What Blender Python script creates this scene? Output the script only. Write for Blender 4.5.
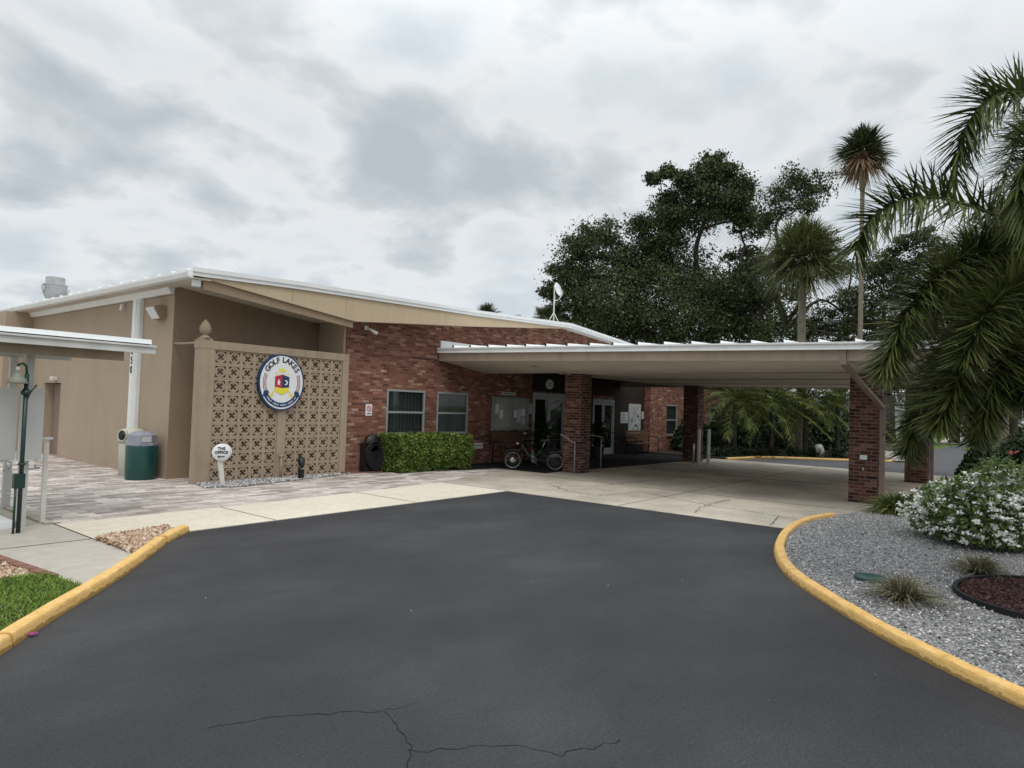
import bpy, math, random
import numpy as np
from mathutils import Matrix, Vector
R = math.radians
random.seed(7); rng = np.random.default_rng(11)
sc = bpy.context.scene
col = sc.collection
for o in list(bpy.data.objects): bpy.data.objects.remove(o)

# ------------------------------------------------------------------ camera
H = 1.72
M = Matrix(((0.6210, -0.0467, -0.7824), (-0.7831, 0.0047, -0.6218), (0.0327, 0.9989, -0.0336)))
u_ = Vector((M[0][0], M[0][1], M[0][2])).normalized()
v_ = Vector((M[1][0], M[1][1], M[1][2])); v_ = (v_ - u_ * v_.dot(u_)).normalized()
w_ = u_.cross(v_)
M = Matrix((u_, v_, w_))
cd = bpy.data.cameras.new('camera'); cam = bpy.data.objects.new('camera', cd); col.objects.link(cam)
cam.matrix_world = Matrix.Translation((0, 0, H)) @ M.to_4x4()
cd.sensor_width = 36; cd.lens = 36 * 664 / 1024; cd.clip_end = 2000; cd.clip_start = 0.05
sc.camera = cam
def at(px, py, d):                       # a point d metres away in the direction of a photo pixel
    r = (M @ Vector((px - 512, -(py - 384), -664))).normalized()
    return Vector((0, 0, H)) + r * d
def gr(px, py, z=0.0):
    r = M @ Vector((px - 512, -(py - 384), -664)); t = (z - H) / r.z
    return Vector((r.x * t, r.y * t, z))

# ------------------------------------------------------------------ world: overcast sky
SUN_EL, SUN_AZ = R(58), R(215)
w = bpy.data.worlds.new('World'); sc.world = w; w.use_nodes = True
nt = w.node_tree; N = nt.nodes; L = nt.links; N.clear()
def wn(t, **k):
    n = N.new(t)
    for a, b in k.items(): setattr(n, a, b)
    return n
out = wn('ShaderNodeOutputWorld'); bg = wn('ShaderNodeBackground'); bg.inputs[1].default_value = 1.0
sky = wn('ShaderNodeTexSky', sky_type='NISHITA', sun_disc=False, sun_elevation=SUN_EL, sun_rotation=SUN_AZ)
sk = wn('ShaderNodeVectorMath', operation='SCALE'); sk.inputs['Scale'].default_value = 0.1
L.new(sky.outputs[0], sk.inputs[0])
tc = wn('ShaderNodeTexCoord'); sep = wn('ShaderNodeSeparateXYZ'); L.new(tc.outputs['Generated'], sep.inputs[0])
zz = wn('ShaderNodeMath', operation='MAXIMUM'); L.new(sep.outputs[2], zz.inputs[0]); zz.inputs[1].default_value = 0.0
za = wn('ShaderNodeMath', operation='ADD'); L.new(zz.outputs[0], za.inputs[0]); za.inputs[1].default_value = 0.30
dx = wn('ShaderNodeMath', operation='DIVIDE'); L.new(sep.outputs[0], dx.inputs[0]); L.new(za.outputs[0], dx.inputs[1])
dy = wn('ShaderNodeMath', operation='DIVIDE'); L.new(sep.outputs[1], dy.inputs[0]); L.new(za.outputs[0], dy.inputs[1])
cb = wn('ShaderNodeCombineXYZ'); L.new(dx.outputs[0], cb.inputs[0]); L.new(dy.outputs[0], cb.inputs[1])
mp = wn('ShaderNodeMapping'); mp.inputs['Location'].default_value = (3.1, 1.7, 0.4); L.new(cb.outputs[0], mp.inputs[0])
def wnoise(sc_, det, rough, dist=0.0):
    n = wn('ShaderNodeTexNoise'); n.inputs['Scale'].default_value = sc_; n.inputs['Detail'].default_value = det
    n.inputs['Roughness'].default_value = rough; n.inputs['Distortion'].default_value = dist; L.new(mp.outputs[0], n.inputs['Vector']); return n
n1 = wnoise(2.7, 8, 0.50, 0.10); n2 = wnoise(0.55, 3, 0.5)
ad = wn('ShaderNodeMath', operation='MULTIPLY_ADD'); L.new(n2.outputs[0], ad.inputs[0]); ad.inputs[1].default_value = 0.3; 
ml = wn('ShaderNodeMath', operation='MULTIPLY'); L.new(n1.outputs[0], ml.inputs[0]); ml.inputs[1].default_value = 0.7; L.new(ml.outputs[0], ad.inputs[2])
cr = wn('ShaderNodeValToRGB'); L.new(ad.outputs[0], cr.inputs[0])
e = cr.color_ramp.elements
e[0].position = 0.38; e[0].color = (0.585, 0.64, 0.68, 1)
e[1].position = 0.62; e[1].color = (0.47, 0.52, 0.55, 1)
for p_, c_ in ((0.44, (0.675, 0.72, 0.75, 1)), (0.475, (0.74, 0.77, 0.79, 1)), (0.505, (0.76, 0.78, 0.795, 1)), (0.54, (0.63, 0.67, 0.695, 1)), (0.58, (0.53, 0.575, 0.605, 1))):
    q = cr.color_ramp.elements.new(p_); q.color = c_
# overcast brightness: slowly rises towards the zenith
zr = wn('ShaderNodeMapRange'); L.new(zz.outputs[0], zr.inputs[0])
zr.inputs[1].default_value = 0.42; zr.inputs[2].default_value = 1.0; zr.inputs[3].default_value = 1.0; zr.inputs[4].default_value = 2.3
cs = wn('ShaderNodeVectorMath', operation='SCALE'); L.new(cr.outputs[0], cs.inputs[0]); L.new(zr.outputs[0], cs.inputs['Scale'])
mx = wn('ShaderNodeMix', data_type='RGBA'); mx.inputs[0].default_value = 0.93
L.new(sk.outputs[0], mx.inputs[6]); L.new(cs.outputs[0], mx.inputs[7])
L.new(mx.outputs[2], bg.inputs[0]); L.new(bg.outputs[0], out.inputs[0])
sd = bpy.data.lights.new('sun', 'SUN'); sd.energy = 1.1; sd.angle = R(25); sd.color = (1, 0.96, 0.9)
so = bpy.data.objects.new('sun', sd); col.objects.link(so)
sv = Vector((math.sin(SUN_AZ) * math.cos(SUN_EL), math.cos(SUN_AZ) * math.cos(SUN_EL), math.sin(SUN_EL)))
so.rotation_euler = sv.to_track_quat('Z', 'Y').to_euler()
vs = sc.view_settings; vs.view_transform = 'Standard'; vs.look = 'None'; vs.exposure = 0.12; vs.gamma = 1

# ------------------------------------------------------------------ materials
def new_mat(name):
    m = bpy.data.materials.new(name); m.use_nodes = True
    b = m.node_tree.nodes['Principled BSDF']; b.inputs['Specular IOR Level'].default_value = 0.3
    return m, m.node_tree, b
def nd(t, typ, **k):
    n = t.nodes.new(typ)
    for a, b in k.items(): setattr(n, a, b)
    return n
def noise(t, vec, scale, detail=4, rough=0.55):
    n = nd(t, 'ShaderNodeTexNoise'); n.inputs['Scale'].default_value = scale; n.inputs['Detail'].default_value = detail
    n.inputs['Roughness'].default_value = rough
    if vec: t.links.new(vec, n.inputs['Vector'])
    return n
def ramp(t, fac, stops):
    r = nd(t, 'ShaderNodeValToRGB'); t.links.new(fac, r.inputs[0])
    el = r.color_ramp.elements
    el[0].position, el[0].color = stops[0][0], (*stops[0][1], 1)
    el[1].position, el[1].color = stops[-1][0], (*stops[-1][1], 1)
    for p, c in stops[1:-1]:
        q = el.new(p); q.color = (*c, 1)
    return r
def bump(t, b, h, strength, dist=0.02):
    n = nd(t, 'ShaderNodeBump'); n.inputs['Strength'].default_value = strength; n.inputs['Distance'].default_value = dist
    t.links.new(h, n.inputs['Height']); t.links.new(n.outputs[0], b.inputs['Normal'])
def wpos(t):
    return nd(t, 'ShaderNodeNewGeometry').outputs['Position']
def S(name, c, rough=0.6, var=0.15, scale=3.0, metal=0.0, bmp=0.0, bscale=60, spec=0.3, fine=0.0, streak=0.0):
    """plain painted / metal / plastic surface with uneven tone, dirt and a little relief"""
    m, t, b = new_mat(name)
    p = wpos(t); n = noise(t, p, scale, 6, 0.65)
    lo = tuple(x * (1 - var) for x in c); hi = tuple(min(1, x * (1 + var)) for x in c)
    r = ramp(t, n.outputs[0], ((0.3, lo), (0.7, hi))); src = r.outputs[0]
    if fine:
        n3 = noise(t, p, 140, 3, 0.7); r3 = ramp(t, n3.outputs[0], ((0.3, (1 - fine,) * 3), (0.7, (1.0,) * 3)))
        mm = nd(t, 'ShaderNodeMix', data_type='RGBA', blend_type='MULTIPLY'); mm.inputs[0].default_value = 1
        t.links.new(src, mm.inputs[6]); t.links.new(r3.outputs[0], mm.inputs[7]); src = mm.outputs[2]
    if streak:
        mp_ = nd(t, 'ShaderNodeMapping'); mp_.inputs['Scale'].default_value = (3.0, 3.0, 0.22); t.links.new(p, mp_.inputs[0])
        n4 = noise(t, mp_.outputs[0], 1.6, 6, 0.7); r4 = ramp(t, n4.outputs[0], ((0.34, (1 - streak,) * 3), (0.52, (1.0,) * 3), (0.75, (1.05,) * 3)))
        m4 = nd(t, 'ShaderNodeMix', data_type='RGBA', blend_type='MULTIPLY'); m4.inputs[0].default_value = 1
        t.links.new(src, m4.inputs[6]); t.links.new(r4.outputs[0], m4.inputs[7]); src = m4.outputs[2]
    t.links.new(src, b.inputs['Base Color'])
    rr = nd(t, 'ShaderNodeMapRange'); t.links.new(n.outputs[0], rr.inputs[0])
    rr.inputs[3].default_value = max(0.05, rough - 0.12); rr.inputs[4].default_value = min(1, rough + 0.12)
    t.links.new(rr.outputs[0], b.inputs['Roughness']); b.inputs['Metallic'].default_value = metal
    b.inputs['Specular IOR Level'].default_value = spec
    if bmp:
        n2 = noise(t, p, bscale, 4, 0.6); bump(t, b, n2.outputs[0], bmp, 0.01)
    return m
def wallvec(t):
    """wall coordinates in metres: along the wall, up"""
    g = nd(t, 'ShaderNodeNewGeometry'); sp = nd(t, 'ShaderNodeSeparateXYZ'); t.links.new(g.outputs['Position'], sp.inputs[0])
    sn = nd(t, 'ShaderNodeSeparateXYZ'); t.links.new(g.outputs['Normal'], sn.inputs[0])
    ab = nd(t, 'ShaderNodeMath', operation='ABSOLUTE'); t.links.new(sn.outputs[0], ab.inputs[0])
    gt = nd(t, 'ShaderNodeMath', operation='GREATER_THAN'); t.links.new(ab.outputs[0], gt.inputs[0]); gt.inputs[1].default_value = 0.6
    mi = nd(t, 'ShaderNodeMix', data_type='FLOAT'); t.links.new(gt.outputs[0], mi.inputs[0])
    t.links.new(sp.outputs[0], mi.inputs[2]); t.links.new(sp.outputs[1], mi.inputs[3])
    c = nd(t, 'ShaderNodeCombineXYZ'); t.links.new(mi.outputs[0], c.inputs[0]); t.links.new(sp.outputs[2], c.inputs[1])
    return c.outputs[0]
def bricktex(t, vec, bw, bh, mortar, off=0.5):
    b = nd(t, 'ShaderNodeTexBrick'); b.offset = off; b.inputs['Scale'].default_value = 1.0
    b.inputs['Brick Width'].default_value = bw; b.inputs['Row Height'].default_value = bh
    b.inputs['Mortar Size'].default_value = mortar; b.inputs['Mortar Smooth'].default_value = 0.2
    b.inputs['Color1'].default_value = (0, 0, 0, 1); b.inputs['Color2'].default_value = (1, 1, 1, 1); b.inputs['Mortar'].default_value = (0.5, 0.5, 0.5, 1)
    t.links.new(vec, b.inputs['Vector']); return b
def BRICK(name, stops, mortar=(0.17, 0.105, 0.085), bw=0.21, bh=0.0705):
    m, t, b = new_mat(name); v = wallvec(t); bt = bricktex(t, v, bw, bh, 0.0075)
    r = ramp(t, bt.outputs['Color'], stops)
    n = noise(t, v, 0.9, 5, 0.6); rn = ramp(t, n.outputs[0], ((0.32, (0.72, 0.70, 0.70)), (0.68, (1.18, 1.15, 1.15))))
    m1 = nd(t, 'ShaderNodeMix', data_type='RGBA', blend_type='MULTIPLY'); m1.inputs[0].default_value = 1
    t.links.new(r.outputs[0], m1.inputs[6]); t.links.new(rn.outputs[0], m1.inputs[7])
    nf = noise(t, v, 26, 5, 0.7); rf = ramp(t, nf.outputs[0], ((0.33, (0.5, 0.5, 0.5)), (0.5, (0.95, 0.93, 0.92)), (0.74, (1.75, 1.7, 1.65))))
    m2 = nd(t, 'ShaderNodeMix', data_type='RGBA', blend_type='MULTIPLY'); m2.inputs[0].default_value = 1
    t.links.new(m1.outputs[2], m2.inputs[6]); t.links.new(rf.outputs[0], m2.inputs[7])
    m3 = nd(t, 'ShaderNodeMix', data_type='RGBA'); t.links.new(bt.outputs['Fac'], m3.inputs[0])
    t.links.new(m2.outputs[2], m3.inputs[6]); m3.inputs[7].default_value = (*mortar, 1)
    t.links.new(m3.outputs[2], b.inputs['Base Color']); b.inputs['Roughness'].default_value = 0.9
    iv = nd(t, 'ShaderNodeMath', operation='SUBTRACT'); iv.inputs[0].default_value = 1; t.links.new(bt.outputs['Fac'], iv.inputs[1])
    av = nd(t, 'ShaderNodeMath', operation='MULTIPLY_ADD'); t.links.new(nf.outputs[0], av.inputs[0]); av.inputs[1].default_value = 0.5; t.links.new(iv.outputs[0], av.inputs[2])
    bump(t, b, av.outputs[0], 0.6, 0.012)
    return m
def LEAF(name, dark, light, var=0.5, rough=0.5, nscale=1.2, trans=0.12, brown=None, bf=0.0):
    m, t, b = new_mat(name); g = nd(t, 'ShaderNodeNewGeometry')
    n = noise(t, g.outputs['Position'], nscale, 3, 0.6)
    ad = nd(t, 'ShaderNodeMath', operation='MULTIPLY_ADD'); t.links.new(g.outputs['Random Per Island'], ad.inputs[0])
    ad.inputs[1].default_value = var; t.links.new(n.outputs[0], ad.inputs[2])
    sb = nd(t, 'ShaderNodeMath', operation='SUBTRACT'); t.links.new(ad.outputs[0], sb.inputs[0]); sb.inputs[1].default_value = var * 0.5
    r = ramp(t, sb.outputs[0], ((0.22, dark), (0.8, light))); src = r.outputs[0]
    if brown:
        lt = nd(t, 'ShaderNodeMath', operation='LESS_THAN'); t.links.new(g.outputs['Random Per Island'], lt.inputs[0]); lt.inputs[1].default_value = bf
        mm = nd(t, 'ShaderNodeMix', data_type='RGBA'); t.links.new(lt.outputs[0], mm.inputs[0]); t.links.new(src, mm.inputs[6]); mm.inputs[7].default_value = (*brown, 1)
        src = mm.outputs[2]
    t.links.new(src, b.inputs['Base Color']); b.inputs['Roughness'].default_value = rough
    if trans:
        b.inputs['Transmission Weight'].default_value = 0.0
        tr = nd(t, 'ShaderNodeBsdfTranslucent'); t.links.new(src, tr.inputs[0])
        ms = nd(t, 'ShaderNodeMixShader'); ms.inputs[0].default_value = trans
        t.links.new(b.outputs[0], ms.inputs[1]); t.links.new(tr.outputs[0], ms.inputs[2])
        t.links.new(ms.outputs[0], t.nodes['Material Output'].inputs[0])
    return m
def PEBBLE(name, stops, rough=0.85):
    m, t, b = new_mat(name); g = nd(t, 'ShaderNodeNewGeometry')
    r = ramp(t, g.outputs['Random Per Island'], stops); n = noise(t, g.outputs['Position'], 90, 3)
    rf = ramp(t, n.outputs[0], ((0.3, (0.8,) * 3), (0.7, (1.15,) * 3)))
    mm = nd(t, 'ShaderNodeMix', data_type='RGBA', blend_type='MULTIPLY'); mm.inputs[0].default_value = 1
    t.links.new(r.outputs[0], mm.inputs[6]); t.links.new(rf.outputs[0], mm.inputs[7]); t.links.new(mm.outputs[2], b.inputs['Base Color'])
    b.inputs['Roughness'].default_value = rough; return m
def GRAVEL(name, stops, scale):
    m, t, b = new_mat(name); p = wpos(t)
    v = nd(t, 'ShaderNodeTexVoronoi'); v.inputs['Scale'].default_value = scale; t.links.new(p, v.inputs['Vector'])
    sp = nd(t, 'ShaderNodeSeparateColor'); t.links.new(v.outputs['Color'], sp.inputs[0])
    r = ramp(t, sp.outputs[0], stops)
    n = noise(t, p, 1.1, 4); rn = ramp(t, n.outputs[0], ((0.3, (0.85,) * 3), (0.7, (1.1,) * 3)))
    mm = nd(t, 'ShaderNodeMix', data_type='RGBA', blend_type='MULTIPLY'); mm.inputs[0].default_value = 1
    t.links.new(r.outputs[0], mm.inputs[6]); t.links.new(rn.outputs[0], mm.inputs[7]); t.links.new(mm.outputs[2], b.inputs['Base Color'])
    b.inputs['Roughness'].default_value = 0.9
    iv = nd(t, 'ShaderNodeMath', operation='SUBTRACT'); iv.inputs[0].default_value = 1; t.links.new(v.outputs['Distance'], iv.inputs[1])
    bump(t, b, iv.outputs[0], 0.8, 0.03); return m

MT = {}
RED = ((0.0, (0.115, 0.050, 0.036)), (0.2, (0.175, 0.072, 0.050)), (0.5, (0.23, 0.10, 0.067)), (0.78, (0.285, 0.138, 0.095)), (0.93, (0.32, 0.18, 0.135)), (1.0, (0.44, 0.31, 0.24)))
MT['brick'] = BRICK('red_brick', RED)
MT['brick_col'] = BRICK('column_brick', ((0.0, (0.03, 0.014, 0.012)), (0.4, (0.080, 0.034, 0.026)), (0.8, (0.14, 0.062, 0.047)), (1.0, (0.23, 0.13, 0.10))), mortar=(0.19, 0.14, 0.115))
MT['tan'] = S('tan_stucco', (0.40, 0.315, 0.235), 0.85, 0.07, 0.8, bmp=0.35, bscale=70, fine=0.10, streak=0.025)
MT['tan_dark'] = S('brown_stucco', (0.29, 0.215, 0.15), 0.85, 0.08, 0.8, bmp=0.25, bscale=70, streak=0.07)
MT['block'] = S('breeze_block_paint', (0.38, 0.295, 0.215), 0.85, 0.08, 2.0, bmp=0.3, bscale=90, fine=0.12, streak=0.14)
MT['fascia'] = S('beige_fascia', (0.50, 0.395, 0.27), 0.6, 0.05, 0.7, streak=0.06)
MT['canfascia'] = S('canopy_fascia_paint', (0.36, 0.29, 0.22), 0.65, 0.1, 1.2, streak=0.15)
MT['soffit'] = S('soffit_paint', (0.56, 0.51, 0.44), 0.7, 0.12, 0.9, fine=0.06)
MT['white'] = S('white_metal', (0.78, 0.79, 0.79), 0.4, 0.07, 2.5, spec=0.5, fine=0.05)
MT['white_roof'] = S('white_roof_metal', (0.80, 0.81, 0.81), 0.45, 0.06, 1.0, spec=0.4)
MT['gutter'] = S('gutter_metal', (0.66, 0.66, 0.64), 0.45, 0.12, 3.0, spec=0.4)
MT['offwhite'] = S('aged_white_paint', (0.66, 0.65, 0.61), 0.6, 0.1, 6, fine=0.08)
MT['panel'] = S('grey_white_panel', (0.50, 0.50, 0.49), 0.45, 0.06, 1.5)
MT['brown'] = S('brown_downspout', (0.23, 0.175, 0.14), 0.5, 0.1, 3)
MT['green'] = S('dark_green_plastic', (0.008, 0.062, 0.055), 0.4, 0.15, 5, spec=0.5)
MT['greenmetal'] = S('dark_green_metal', (0.010, 0.035, 0.028), 0.4, 0.15, 6, spec=0.5)
MT['lidgrey'] = S('grey_plastic', (0.27, 0.28, 0.33), 0.5, 0.08, 5)
MT['beige'] = S('beige_plastic', (0.50, 0.50, 0.42), 0.5, 0.08, 5)
MT['case_grey'] = S('porch_dimmed_frame', (0.26, 0.27, 0.265), 0.5, 0.12, 5)  # frame and handrail grey, darkened to imitate porch shade
MT['case_back'] = S('porch_dimmed_backing', (0.34, 0.35, 0.34), 0.6, 0.2, 3)  # notice backing grey, darkened to imitate porch shade
MT['fanmetal'] = S('dull_grey_metal', (0.36, 0.36, 0.37), 0.6, 0.2, 6, fine=0.15)
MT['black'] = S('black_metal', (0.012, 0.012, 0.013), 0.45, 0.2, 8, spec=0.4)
MT['rubber'] = S('black_rubber', (0.014, 0.014, 0.015), 0.75, 0.2, 10)
MT['mat'] = S('near_black_ground', (0.010, 0.010, 0.011), 0.95, 0.3, 20, bmp=0.5, bscale=120)
MT['alu'] = S('aluminium_frame', (0.34, 0.36, 0.35), 0.4, 0.08, 4, metal=0.2)
MT['steel'] = S('galvanised_steel', (0.50, 0.50, 0.50), 0.35, 0.15, 9, metal=0.7)
MT['wood'] = S('brown_wood_slats', (0.11, 0.055, 0.028), 0.6, 0.25, 9)
MT['bark'] = S('grey_bark', (0.13, 0.11, 0.09), 0.95, 0.35, 5, bmp=0.8, bscale=16)
MT['oakbark'] = S('dark_oak_bark', (0.045, 0.037, 0.030), 0.95, 0.35, 3, bmp=0.8, bscale=9)
MT['palmbark'] = S('palm_bark', (0.20, 0.165, 0.13), 0.95, 0.3, 7, bmp=0.8, bscale=22)
MT['navy'] = S('navy_paint', (0.018, 0.045, 0.13), 0.5, 0.05, 5)
MT['crest_red'] = S('crest_red', (0.42, 0.03, 0.05), 0.5, 0.05, 5)
MT['yellowc'] = S('crest_yellow', (0.75, 0.68, 0.06), 0.5, 0.05, 5)
MT['signwhite'] = S('sign_white', (0.74, 0.75, 0.76), 0.4, 0.03, 3)
MT['ink'] = S('sign_ink', (0.03, 0.035, 0.05), 0.5, 0.05, 5)
MT['paper'] = S('notice_paper', (0.55, 0.56, 0.55), 0.7, 0.35, 6)
MT['boulder'] = S('pale_limestone', (0.42, 0.40, 0.37), 0.9, 0.25, 3, bmp=0.8, bscale=12)
MT['terracotta'] = S('dark_pot', (0.05, 0.045, 0.04), 0.7, 0.2, 4)
MT['flower_w'] = S('white_petals', (0.82, 0.83, 0.78), 0.6, 0.04, 3)
MT['flower_r'] = S('rose_petals', (0.48, 0.10, 0.09), 0.6, 0.2, 9)
MT['flower_p'] = S('magenta_petals', (0.35, 0.04, 0.22), 0.6, 0.2, 9)
MT['edging'] = S('red_brick_edging', (0.23, 0.12, 0.09), 0.9, 0.2, 8, bmp=0.5, bscale=60)
# glass: dark pane with curtains behind it reads through reflection
m, t, b = new_mat('window_glass'); b.inputs['Base Color'].default_value = (0.015, 0.024, 0.024, 1); b.inputs['Roughness'].default_value = 0.04
b.inputs['Specular IOR Level'].default_value = 0.9; b.inputs['Alpha'].default_value = 0.45; MT['glass'] = m
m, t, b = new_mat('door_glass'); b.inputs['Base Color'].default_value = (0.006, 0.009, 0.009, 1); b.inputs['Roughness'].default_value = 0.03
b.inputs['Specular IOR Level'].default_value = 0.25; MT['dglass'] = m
m, t, b = new_mat('curtain_fabric'); v = wallvec(t); wv = nd(t, 'ShaderNodeTexWave'); wv.inputs['Scale'].default_value = 2.6; wv.inputs['Distortion'].default_value = 1.5
t.links.new(v, wv.inputs['Vector']); r = ramp(t, wv.outputs[0], ((0.2, (0.12, 0.15, 0.14)), (0.8, (0.26, 0.29, 0.27)))); t.links.new(r.outputs[0], b.inputs['Base Color']); MT['curtain'] = m
# asphalt: fresh sealcoat
m, t, b = new_mat('sealed_asphalt'); p = wpos(t)
mpn = nd(t, 'ShaderNodeMapping'); mpn.inputs['Rotation'].default_value = (0, 0, R(38)); mpn.inputs['Scale'].default_value = (0.8, 1.15, 1); t.links.new(p, mpn.inputs[0])
na = noise(t, mpn.outputs[0], 0.42, 6, 0.6); nb = noise(t, p, 55, 4, 0.7); nc = noise(t, mpn.outputs[0], 3.2, 5, 0.7)
ra = ramp(t, na.outputs[0], ((0.34, (0.023, 0.023, 0.026)), (0.5, (0.034, 0.034, 0.037)), (0.63, (0.050, 0.050, 0.052))))
rb = ramp(t, nb.outputs[0], ((0.3, (0.62,) * 3), (0.60, (1.08,) * 3), (0.78, (2.2,) * 3)))
rc = ramp(t, nc.outputs[0], ((0.28, (0.88,) * 3), (0.7, (1.1,) * 3)))
m1 = nd(t, 'ShaderNodeMix', data_type='RGBA', blend_type='MULTIPLY'); m1.inputs[0].default_value = 1; t.links.new(ra.outputs[0], m1.inputs[6]); t.links.new(rb.outputs[0], m1.inputs[7])
m2 = nd(t, 'ShaderNodeMix', data_type='RGBA', blend_type='MULTIPLY'); m2.inputs[0].default_value = 1; t.links.new(m1.outputs[2], m2.inputs[6]); t.links.new(rc.outputs[0], m2.inputs[7])
t.links.new(m2.outputs[2], b.inputs['Base Color']); b.inputs['Specular IOR Level'].default_value = 0.35
rr = nd(t, 'ShaderNodeMapRange'); t.links.new(nc.outputs[0], rr.inputs[0]); rr.inputs[3].default_value = 0.55; rr.inputs[4].default_value = 0.8; t.links.new(rr.outputs[0], b.inputs['Roughness'])
bump(t, b, nb.outputs[0], 0.35, 0.006); MT['asphalt'] = m
MT['oldasphalt'] = S('old_asphalt', (0.10, 0.10, 0.105), 0.9, 0.12, 0.6, fine=0.2)
def CONC(name, c, stain_shade):
    m, t, b = new_mat(name); p = wpos(t); n = noise(t, p, 0.55, 6, 0.6); n2 = noise(t, p, 7, 5, 0.7); n3 = noise(t, p, 160, 3)
    r = ramp(t, n.outputs[0], ((0.3, tuple(x * stain_shade for x in c)), (0.62, c))); r2 = ramp(t, n2.outputs[0], ((0.25, (0.84,) * 3), (0.6, (1.03,) * 3)))
    a = nd(t, 'ShaderNodeMix', data_type='RGBA', blend_type='MULTIPLY'); a.inputs[0].default_value = 1; t.links.new(r.outputs[0], a.inputs[6]); t.links.new(r2.outputs[0], a.inputs[7])
    t.links.new(a.outputs[2], b.inputs['Base Color']); b.inputs['Roughness'].default_value = 0.88; bump(t, b, n3.outputs[0], 0.3, 0.004); return m
MT['conc'] = CONC('pale_concrete', (0.66, 0.60, 0.49), 0.88)
MT['slab'] = CONC('canopy_slab_concrete', (0.53, 0.475, 0.39), 0.58)  # blotches deepened beyond staining to suggest shade under the canopy
MT['walk'] = CONC('sidewalk_concrete', (0.47, 0.43, 0.37), 0.85)
m, t, b = new_mat('paving_stones'); p = wpos(t); bt = bricktex(t, p, 0.42, 0.155, 0.006, 0.37); bt2 = bricktex(t, p, 0.21, 0.31, 0.002, 0.5)
r = ramp(t, bt.outputs['Color'], ((0, (0.30, 0.245, 0.22)), (0.35, (0.43, 0.375, 0.34)), (0.7, (0.57, 0.51, 0.46)), (1, (0.64, 0.59, 0.54))))
r2 = ramp(t, bt2.outputs['Color'], ((0, (0.88,) * 3), (1, (1.12,) * 3))); n = noise(t, p, 9, 5, 0.7); r3 = ramp(t, n.outputs[0], ((0.3, (0.82,) * 3), (0.7, (1.1,) * 3)))
a = nd(t, 'ShaderNodeMix', data_type='RGBA', blend_type='MULTIPLY'); a.inputs[0].default_value = 1; t.links.new(r.outputs[0], a.inputs[6]); t.links.new(r2.outputs[0], a.inputs[7])
a2 = nd(t, 'ShaderNodeMix', data_type='RGBA', blend_type='MULTIPLY'); a2.inputs[0].default_value = 1; t.links.new(a.outputs[2], a2.inputs[6]); t.links.new(r3.outputs[0], a2.inputs[7])
a3 = nd(t, 'ShaderNodeMix', data_type='RGBA'); t.links.new(bt.outputs['Fac'], a3.inputs[0]); t.links.new(a2.outputs[2], a3.inputs[6]); a3.inputs[7].default_value = (0.2, 0.18, 0.16, 1)
t.links.new(a3.outputs[2], b.inputs['Base Color']); b.inputs['Roughness'].default_value = 0.85
iv = nd(t, 'ShaderNodeMath', operation='SUBTRACT'); iv.inputs[0].default_value = 1; t.links.new(bt.outputs['Fac'], iv.inputs[1]); bump(t, b, iv.outputs[0], 0.4, 0.006); MT['paver'] = m
m, t, b = new_mat('yellow_kerb_paint'); p = wpos(t); n = noise(t, p, 9, 6, 0.7); n2 = noise(t, p, 2, 4)
r = ramp(t, n.outputs[0], ((0.27, (0.33, 0.30, 0.25)), (0.33, (0.50, 0.33, 0.13)), (0.40, (0.68, 0.41, 0.13)), (0.7, (0.80, 0.54, 0.22))))
sp = nd(t, 'ShaderNodeSeparateXYZ'); t.links.new(p, sp.inputs[0])
hm = nd(t, 'ShaderNodeMath', operation='MULTIPLY_ADD'); t.links.new(n.outputs[0], hm.inputs[0]); hm.inputs[1].default_value = -0.11; t.links.new(sp.outputs[2], hm.inputs[2])
rz = ramp(t, hm.outputs[0], ((0.0, (0, 0, 0)), (0.012, (1, 1, 1))))
hm2 = nd(t, 'ShaderNodeMath', operation='ADD'); t.links.new(hm.outputs[0], hm2.inputs[0]); hm2.inputs[1].default_value = 0.035; t.links.new(hm2.outputs[0], rz.inputs[0])
mm = nd(t, 'ShaderNodeMix', data_type='RGBA'); t.links.new(rz.outputs[0], mm.inputs[0]); mm.inputs[6].default_value = (0.36, 0.22, 0.065, 1); t.links.new(r.outputs[0], mm.inputs[7])
t.links.new(mm.outputs[2], b.inputs['Base Color']); b.inputs['Roughness'].default_value = 0.7; bump(t, b, n.outputs[0], 0.5, 0.02); MT['yellow'] = m
MT['gravel'] = GRAVEL('grey_gravel', ((0, (0.08, 0.08, 0.085)), (0.35, (0.20, 0.20, 0.205)), (0.7, (0.36, 0.355, 0.35)), (1, (0.52, 0.51, 0.49))), 62)
MT['pebg'] = PEBBLE('grey_gravel_stone', ((0, (0.09, 0.09, 0.098)), (0.3, (0.27, 0.265, 0.27)), (0.65, (0.47, 0.46, 0.45)), (1, (0.74, 0.72, 0.70))))
MT['riverbed'] = GRAVEL('river_rock_bed', ((0, (0.14, 0.08, 0.05)), (0.5, (0.30, 0.20, 0.13)), (1, (0.50, 0.38, 0.28))), 30)
MT['pebr'] = PEBBLE('river_rock_stone', ((0, (0.20, 0.10, 0.06)), (0.4, (0.42, 0.29, 0.19)), (0.75, (0.55, 0.42, 0.30)), (1, (0.66, 0.58, 0.50))))
MT['mulch'] = GRAVEL('brown_mulch', ((0, (0.012, 0.006, 0.006)), (0.6, (0.04, 0.018, 0.016)), (1, (0.09, 0.045, 0.035))), 36)
MT['chip'] = PEBBLE('mulch_chip', ((0, (0.015, 0.007, 0.006)), (0.6, (0.05, 0.02, 0.017)), (1, (0.13, 0.07, 0.055))))
MT['lawn'] = S('lawn_soil_and_grass', (0.10, 0.155, 0.035), 0.95, 0.3, 1.2, fine=0.3)
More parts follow.
